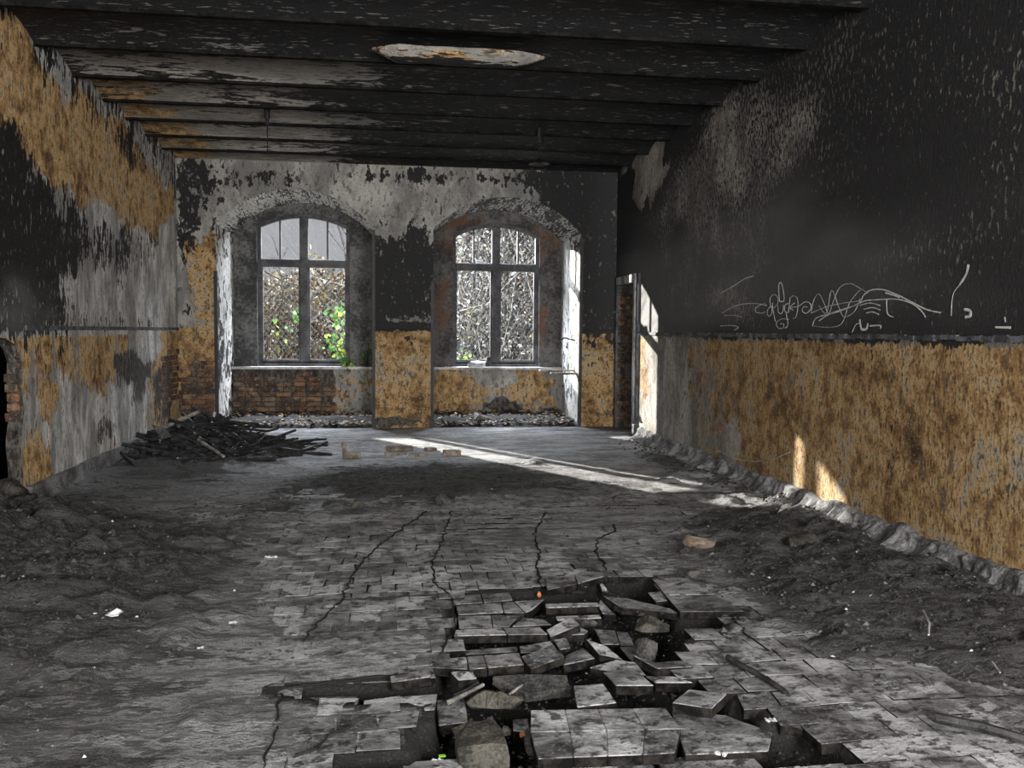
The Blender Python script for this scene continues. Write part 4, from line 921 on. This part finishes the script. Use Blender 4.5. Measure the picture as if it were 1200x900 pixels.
# ---- graffiti scratched on the right wall
def GP(x, y): p = onx(840+x/3.333, 310+y/3.333, XR); return Vector((XR-.003, p.y, p.z))
strokes = [
 ([(217, 163), (203, 172), (198, 190), (206, 202), (216, 190), (217, 163)], 1), ([(218, 150), (222, 185), (230, 222)], 1.2), ([(212, 165), (209, 135), (222, 118), (238, 126), (240, 150), (225, 170)], .7),
 ([(246, 142), (243, 85), (250, 70), (258, 85), (264, 140), (246, 143)], 1.2), ([(240, 160), (242, 185), (252, 192), (260, 180), (262, 158)], 1), ([(281, 152), (269, 158), (266, 178), (274, 188), (284, 182)], 1),
 ([(288, 128), (284, 160), (280, 190)], 1.2), ([(306, 150), (286, 168), (300, 178)], 1), ([(272, 190), (279, 235), (268, 248)], 1.2), ([(282, 215), (258, 212), (238, 222), (234, 236), (246, 250), (262, 246), (262, 232), (250, 232)], .7),
 ([(290, 168), (320, 163), (346, 146), (366, 152), (369, 172), (352, 190), (336, 182), (340, 166), (356, 166)], .9), ([(290, 130), (300, 122), (316, 132), (318, 170), (310, 205), (298, 210)], .5),
 ([(190, 152), (168, 160), (152, 172), (156, 186), (178, 190), (190, 184)], .7), ([(20, 190), (60, 168), (100, 155), (150, 152), (196, 160)], .9),
 ([(370, 190), (380, 140), (400, 115), (420, 150), (438, 192), (455, 150), (480, 92), (520, 74), (560, 92), (592, 112)], .45), ([(400, 160), (430, 190), (450, 100), (480, 172), (500, 205), (540, 182), (562, 132)], .45), ([(380, 240), (440, 245), (490, 230), (520, 150), (560, 100)], .4),
 ([(375, 240), (392, 208), (470, 186), (540, 160), (580, 142), (620, 138), (700, 135), (760, 150), (800, 180), (818, 206)], 1), ([(400, 220), (450, 190), (550, 155), (575, 120), (605, 100), (650, 98), (700, 115), (760, 145), (820, 175), (876, 188)], 1.1), ([(370, 190), (430, 165), (500, 150), (560, 142)], .5),
 ([(560, 160), (600, 150), (640, 160)], .8), ([(575, 175), (610, 168), (640, 178)], .8), ([(585, 190), (610, 185), (635, 195)], .8), ([(560, 215), (566, 250), (585, 252), (592, 230)], 2.2), ([(600, 240), (640, 238), (640, 250)], 1.2), ([(660, 110), (690, 118), (715, 128)], 1.4), ([(665, 135), (668, 190), (690, 205)], .8),
 ([(20, 110), (60, 88), (110, 56), (146, 44)], 1.2), ([(30, 200), (70, 198), (100, 206)], .8), ([(15, 240), (60, 238), (86, 246), (70, 256)], 1.0), ([(985, 0), (975, 40), (950, 80)], 2.0), ([(950, 80), (928, 110), (920, 150), (918, 200)], .5), ([(968, 175), (990, 180), (992, 200), (972, 205)], 2.2), ([(1090, 245), (1150, 246)], 1.6), ([(1126, 205), (1130, 225)], 1.2), ([(530, 265), (545, 235), (560, 230)], .7)]
bm = bmesh.new()
for st_, w in strokes:
    P = [GP(*p) for p in st_]
    if len(P) > 2:                              # smooth the stroke
        out_ = []
        for i in range(len(P)-1):
            p0, p1, p2, p3 = P[max(i-1, 0)], P[i], P[i+1], P[min(i+2, len(P)-1)]
            for j in range(5):
                t = j/5; out_.append(.5*((2*p1)+(-p0+p2)*t+(2*p0-5*p1+4*p2-p3)*t*t+(-p0+3*p1-3*p2+p3)*t**3))
        out_.append(P[-1]); P = out_
    nvs = []
    for i, p in enumerate(P):
        t = (P[min(i+1, len(P)-1)]-P[max(i-1, 0)]); t.x = 0
        if t.length < 1e-6: t = Vector((0, 1, 0))
        t.normalize(); s_ = Vector((0, -t.z, t.y))*(.0040*w*(1+.4*mnoise.noise(p*30))); nvs.append((bm.verts.new(p+s_), bm.verts.new(p-s_)))
    for i in range(len(nvs)-1): bm.faces.new((nvs[i][0], nvs[i+1][0], nvs[i+1][1], nvs[i][1]))
g2 = bmesh.ops.extrude_face_region(bm, geom=bm.faces[:])
for v in g2['geom']:
    if isinstance(v, bmesh.types.BMVert): v.co.x -= .002
o = from_bm('graffiti', bm, M_chalk, wall_right); o['label'] = 'white scratched scribble and tag above the dado line'
# curved cable or scratch low on the wall
P = [onx(x, y, XR-.012) for x, y in ((842, 528), (862, 538), (885, 541), (908, 537), (925, 530))]
stick('wire', P, .006, 'thin pale wire curving low along the right wall', 'wire', M_paper, taper=1)
# ---- ceiling pendants
def pend(px, ptop, pbot, Y, shade, label):
    x = (ony(px, ptop, Y)).x; zb = ony(px, pbot, Y).z; e = empty('pendant_lamp', (x, Y, ZB)); tag(e, label, 'lamp')
    bm = bmesh.new(); add_tube(bm, [(0, 0, .125), (0, 0, -.03)], .035, 10); from_bm('ceiling_rose', bm, M_steel, e)
    bm = bmesh.new(); add_tube(bm, [(0, 0, 0), (.004, 0, (zb-ZB)*.5), (0, 0, zb-ZB)], .008, 6); from_bm('rod', bm, M_steel, e)
    bm = bmesh.new(); add_tube(bm, [(0, 0, -.02), (0, 0, -.09)], .022, 8); from_bm('socket', bm, M_steel, e)
    if shade:
        bm = bmesh.new(); n = 20; rs = [(.02, .05), (.05, .035), (.10, .012), (.135, -.012), (.13, -.016), (.03, .01)]; rg = [[bm.verts.new((r*math.cos(2*math.pi*k/n), r*math.sin(2*math.pi*k/n), zb-ZB+h)) for k in range(n)] for r, h in rs]
        for a in range(len(rs)-1):
            for k in range(n): bm.faces.new((rg[a][k], rg[a][(k+1) % n], rg[a+1][(k+1) % n], rg[a+1][k]))
        recalc(bm); from_bm('shade', bm, M_steel, e)
pend(632, 163, 191, 11.1, True, 'black pendant lamp with small flat shade before right window')
pend(313, 148, 181, 10.7, False, 'bare black pendant rod with socket before left window')

# ---- leaf litter and rubble at the foot of the niches; grit on the floor
def chips(name, pts, size, mat, label, cat, leaf=False, parent=None):
    vs = []; fs = []
    for (x, y, z) in pts:
        s = size*random.uniform(.4, 1.3); b0 = len(vs); a = random.uniform(0, 6.28)
        if leaf:
            u_ = Vector((math.cos(a), math.sin(a), random.uniform(-.5, .5)))*s; w_ = Vector((-math.sin(a), math.cos(a), random.uniform(-.5, .5)))*s*.6
            c = Vector((x, y, z+s*.3)); vs += [c-u_, c+w_, c+u_, c-w_]; fs += [(b0, b0+1, b0+2), (b0, b0+2, b0+3)]
        else:
            for k in range(4): vs.append((x+s*math.cos(a+k*1.57+random.uniform(-.5, .5)), y+s*math.sin(a+k*1.57)*.8, z+random.uniform(-.2, .3)*s))
            vs.append((x+random.uniform(-.3, .3)*s, y, z+s*random.uniform(.4, 1.0)))
            fs += [(b0+k, b0+(k+1) % 4, b0+4) for k in range(4)]
    o = from_py(name, vs, fs, mat, parent); tag(o, label, cat, kind='stuff'); return o
pts = []
for i, (a, b_, *_r) in enumerate(NICHES):
    for k in range(2600):
        x = random.uniform(a+.03, b_-.03); y = random.uniform(D+.05, YW-.16)**1.0
        pts.append((x, y, float(.03+.16*((y-D)/ND)**2*random.random()+.05*random.random())))
chips('leaf_litter', pts, .035, M_litter, 'brown dead leaves and rubble strewn on the niche floors', 'leaves', True)
n = 16000; xs = RNG.uniform(XL+.1, XR-.1, n*4); ys = RNG.uniform(3.0, 12.8, n*4)
d = fl_dirt_shade(xs, ys); ip = inpoly(xs, ys, PIT); pr = np.where(ip, .9, np.clip(d-.25, 0.02, 1)**1.2)*np.clip(6/ys, .2, 1)
kp = RNG.random(n*4) < pr*.75; xs, ys, ip = xs[kp], ys[kp], ip[kp]
hz = np.maximum(fl_height(xs, ys), np.where(fl_dirt_shade(xs, ys) > .6, -1, 0)); hz = np.where(ip, -.10, hz)
chips('rubble_grit', list(zip(xs.tolist(), ys.tolist(), hz.tolist())), .009, M_grit, 'black grit and crumbs of plaster strewn over the floor', 'grit')
# lumps on the mounds
pts = []
for k in range(900):
    x = random.gauss(-2.2, .55); y = random.gauss(5.9, 1.0)
    if x > XL+.05: pts.append((x, y, float(fl_height(np.array([x]), np.array([y]))[0])))
for k in range(700):
    x = XR-.12-abs(random.gauss(0, .16)); y = random.uniform(4.0, 12.0); pts.append((x, y, float(fl_height(np.array([x]), np.array([y]))[0])))
for k in range(500):
    x = random.gauss(2.4, .4); y = random.gauss(5.0, .8); pts.append((x, y, float(fl_height(np.array([x]), np.array([y]))[0])))
chips('rubble_lumps', pts, .020, M_grit, 'dark lumps of rubble on the mounds and along the right wall', 'rubble')

# ================================================================== OUTSIDE
g_o = box('ground', (-14, 14, YW+.45, 40, -.3, -.05), grey_material('pale_bounce_ground', (.25, .23, .18), (.5, .47, .4), 4.)); tag(g_o, kind='structure')  # hidden ground made pale to bounce sunlight up onto the arch soffits
def thicket(name, label, x0, x1, y0, y1, ztop, nl, nb, size, lm, dark=False):
    e = empty(name, ((x0+x1)/2, (y0+y1)/2, 0)); tag(e, label, 'bush', 'wild growth outside the windows')
    vs = []; fs = []
    cx_, cy_ = e.location.x, e.location.y
    for k in range(nl):
        x = random.uniform(x0, x1); y = random.uniform(y0, y1); zt = ztop*(1-.12*random.random()**2)*(1+.08*math.sin(x*3)+.06*math.sin(x*7+1)); z = random.uniform(0, zt)
        s = size*random.uniform(.5, 1.3); c = Vector((x-cx_, y-cy_, z)); a = Vector((random.gauss(0, 1), random.gauss(0, 1), random.gauss(0, 1))).normalized(); b_ = a.orthogonal().normalized(); b_.rotate(Matrix.Rotation(random.uniform(0, 6.28), 3, a)); c2 = a.cross(b_)
        b0 = len(vs); vs += [c-b_*s, c+c2*s*.55, c+b_*s, c-c2*s*.55]; fs += [(b0, b0+1, b0+2), (b0, b0+2, b0+3)]
    o = from_py('leaves', vs, fs, lm, e); o['kind'] = 'stuff'
    for nm, mat, cnt_, rad in (('branches', M_branch, nb, .012), ('dark_branches', M_twig_dark, nb//2, .014)):
        bm = bmesh.new()
        for k in range(cnt_):
            x = random.uniform(x0, x1)-cx_; y = random.uniform(y0, y1)-cy_; L = random.uniform(.5, 1.05)*ztop; an = random.gauss(0, .45); z0 = random.uniform(0, ztop*.5)*(random.random() < .5)
            P = []; 
            for j in range(6):
                t = j/5; P.append(Vector((x+math.sin(an)*L*t+.12*math.sin(t*5+k), y+.3*t*math.sin(k), min(z0+math.cos(an)*L*t, ztop*1.03))))
            add_tube(bm, P, rad*random.uniform(.5, 1.4), 4, False, .3)
        o = from_bm(nm, bm, mat, e); o['kind'] = 'stuff'
    return e
thicket('thicket', 'pale speckled autumn thicket outside the left window', -4.6, .4, 21.5, 24.0, 3.05, 15000, 260, .062, M_leaf)
thicket('thicket', 'tall grey tangle of stems filling the right window', 1.0, 5.6, 18.2, 20.6, 4.9, 26000, 460, .045, M_leaf2)
# slanting tree limbs behind the left window
lt = empty('tree', (-.9, 18.5, 0)); tag(lt, 'dark slanting branches with few twigs behind the left window', 'tree', None)
bm = bmesh.new()
limbs = [[(392, 250), (398, 272), (409, 300)], [(385, 270), (398, 288), (411, 304)], [(396, 258), (406, 276)], [(310, 318), (332, 330), (356, 336)], [(312, 375), (336, 356), (356, 340)], [(308, 350), (326, 332)], [(362, 352), (384, 330), (408, 306)], [(362, 376), (388, 362), (410, 345)], [(345, 400), (372, 372), (400, 350)], [(326, 300), (322, 285), (318, 276)], [(332, 300), (337, 290), (343, 296)]]
for l in limbs:
    Yq = 18.3+random.uniform(-.3, .4); add_tube(bm, [ony(x, y, Yq)-Vector(lt.location) for x, y in l], .017, 5, False, .5)
add_tube(bm, [ony(420, 520, 18.4)-Vector(lt.location), ony(414, 380, 18.4)-Vector(lt.location), ony(404, 290, 18.4)-Vector(lt.location), ony(388, 235, 18.4)-Vector(lt.location)], .04, 6, False, .5)
from_bm('limbs', bm, M_twig_dark, lt)
# ivy climbing in over the left window sill
def leafy(name, label, cat, spots, size, mat, stemmat=M_twig_dark):
    c = Vector(spots[0][0]); e = empty(name, (c.x, c.y, .88)); tag(e, label, cat)
    bm = bmesh.new()
    for (p, r, n) in spots:
        P = Vector(p)-Vector(e.location)
        add_tube(bm, [Vector((P.x*.3, 0, 0)), P*.5+Vector((0, 0, .02)), P], .005, 4, False)
    if c.y > YW+.2: add_tube(bm, [(0, 0, -1.0), (.03, .02, -.4), (0, 0, 0)], .008, 4, False)
    from_bm('stems', bm, stemmat, e)
    k = 0
    for (p, r, n) in spots:
        P = Vector(p)-Vector(e.location)
        for j in range(n):
            q = P+Vector((random.gauss(0, r), random.gauss(0, r*.6), random.gauss(0, r))); s = size*random.uniform(.7, 1.3)
            bm = bmesh.new(); sh = [(0, -1), (.55, -.75), (.9, -.1), (.45, .25), (0, 1), (-.45, .25), (-.9, -.1), (-.55, -.75)]
            f = bm.faces.new([bm.verts.new((a*s, 0.12*abs(a)*s, b_*s)) for a, b_ in sh]); bmesh.ops.triangulate(bm, faces=[f])
            o = from_bm('leaf', bm, mat, e); o.location = q; o.rotation_euler = (random.gauss(0, .6), random.gauss(0, .7), random.gauss(0, .7)); k += 1
    return e
rndm, nt_, b_, out_ = mat_new('ivy_leaf'); g_ = G(nt_); oi = nt_.nodes.new('ShaderNodeObjectInfo')
c_ = g_.ramp(oi.outputs['Random'], [(0, (.025, .08, .02)), (.4, (.05, .14, .025)), (.75, (.14, .20, .045)), (1, (.34, .32, .06))]); g_.lk(c_, b_.inputs['Base Color']); t_ = nt_.nodes.new('ShaderNodeBsdfTranslucent'); g_.lk(c_, t_.inputs[0])
mx_ = nt_.nodes.new('ShaderNodeMixShader'); mx_.inputs[0].default_value = .35; g_.lk(b_.outputs[0], mx_.inputs[1]); g_.lk(t_.outputs[0], mx_.inputs[2]); g_.lk(mx_.outputs[0], out_.inputs[0])
leafy('ivy', 'bright green ivy climbing over the right end of left sill', 'ivy', [(ony(404, 424, YW-.05), .07, 26), (ony(398, 412, YW+.15), .08, 22), (ony(410, 430, YW-.12), .05, 12), (ony(392, 400, YW+.5), .10, 16), (ony(402, 372, YW+.7), .13, 20), (ony(395, 365, YW+.8), .10, 14)], .045, rndm)
leafy('ivy', 'small ivy tendril against the wall right of left window', 'ivy', [(ony(430, 412, YW-.06), .06, 10), (ony(425, 421, YW-.06), .05, 7), (ony(433, 402, YW-.06), .04, 4)], .035, rndm)
leafy('ivy', 'sparse yellow green sprig in the left casement of left window', 'ivy', [(ony(350, 362, YW+1.), .06, 7), (ony(348, 375, YW+1.), .06, 6), (ony(326, 385, YW+1.2), .10, 8)], .05, rndm)
leafy('ivy', 'low green shoots at the left corner of right window sill', 'ivy', [(ony(542, 424, YW+.25), .07, 12), (ony(550, 421, YW+.3), .07, 10)], .035, rndm)
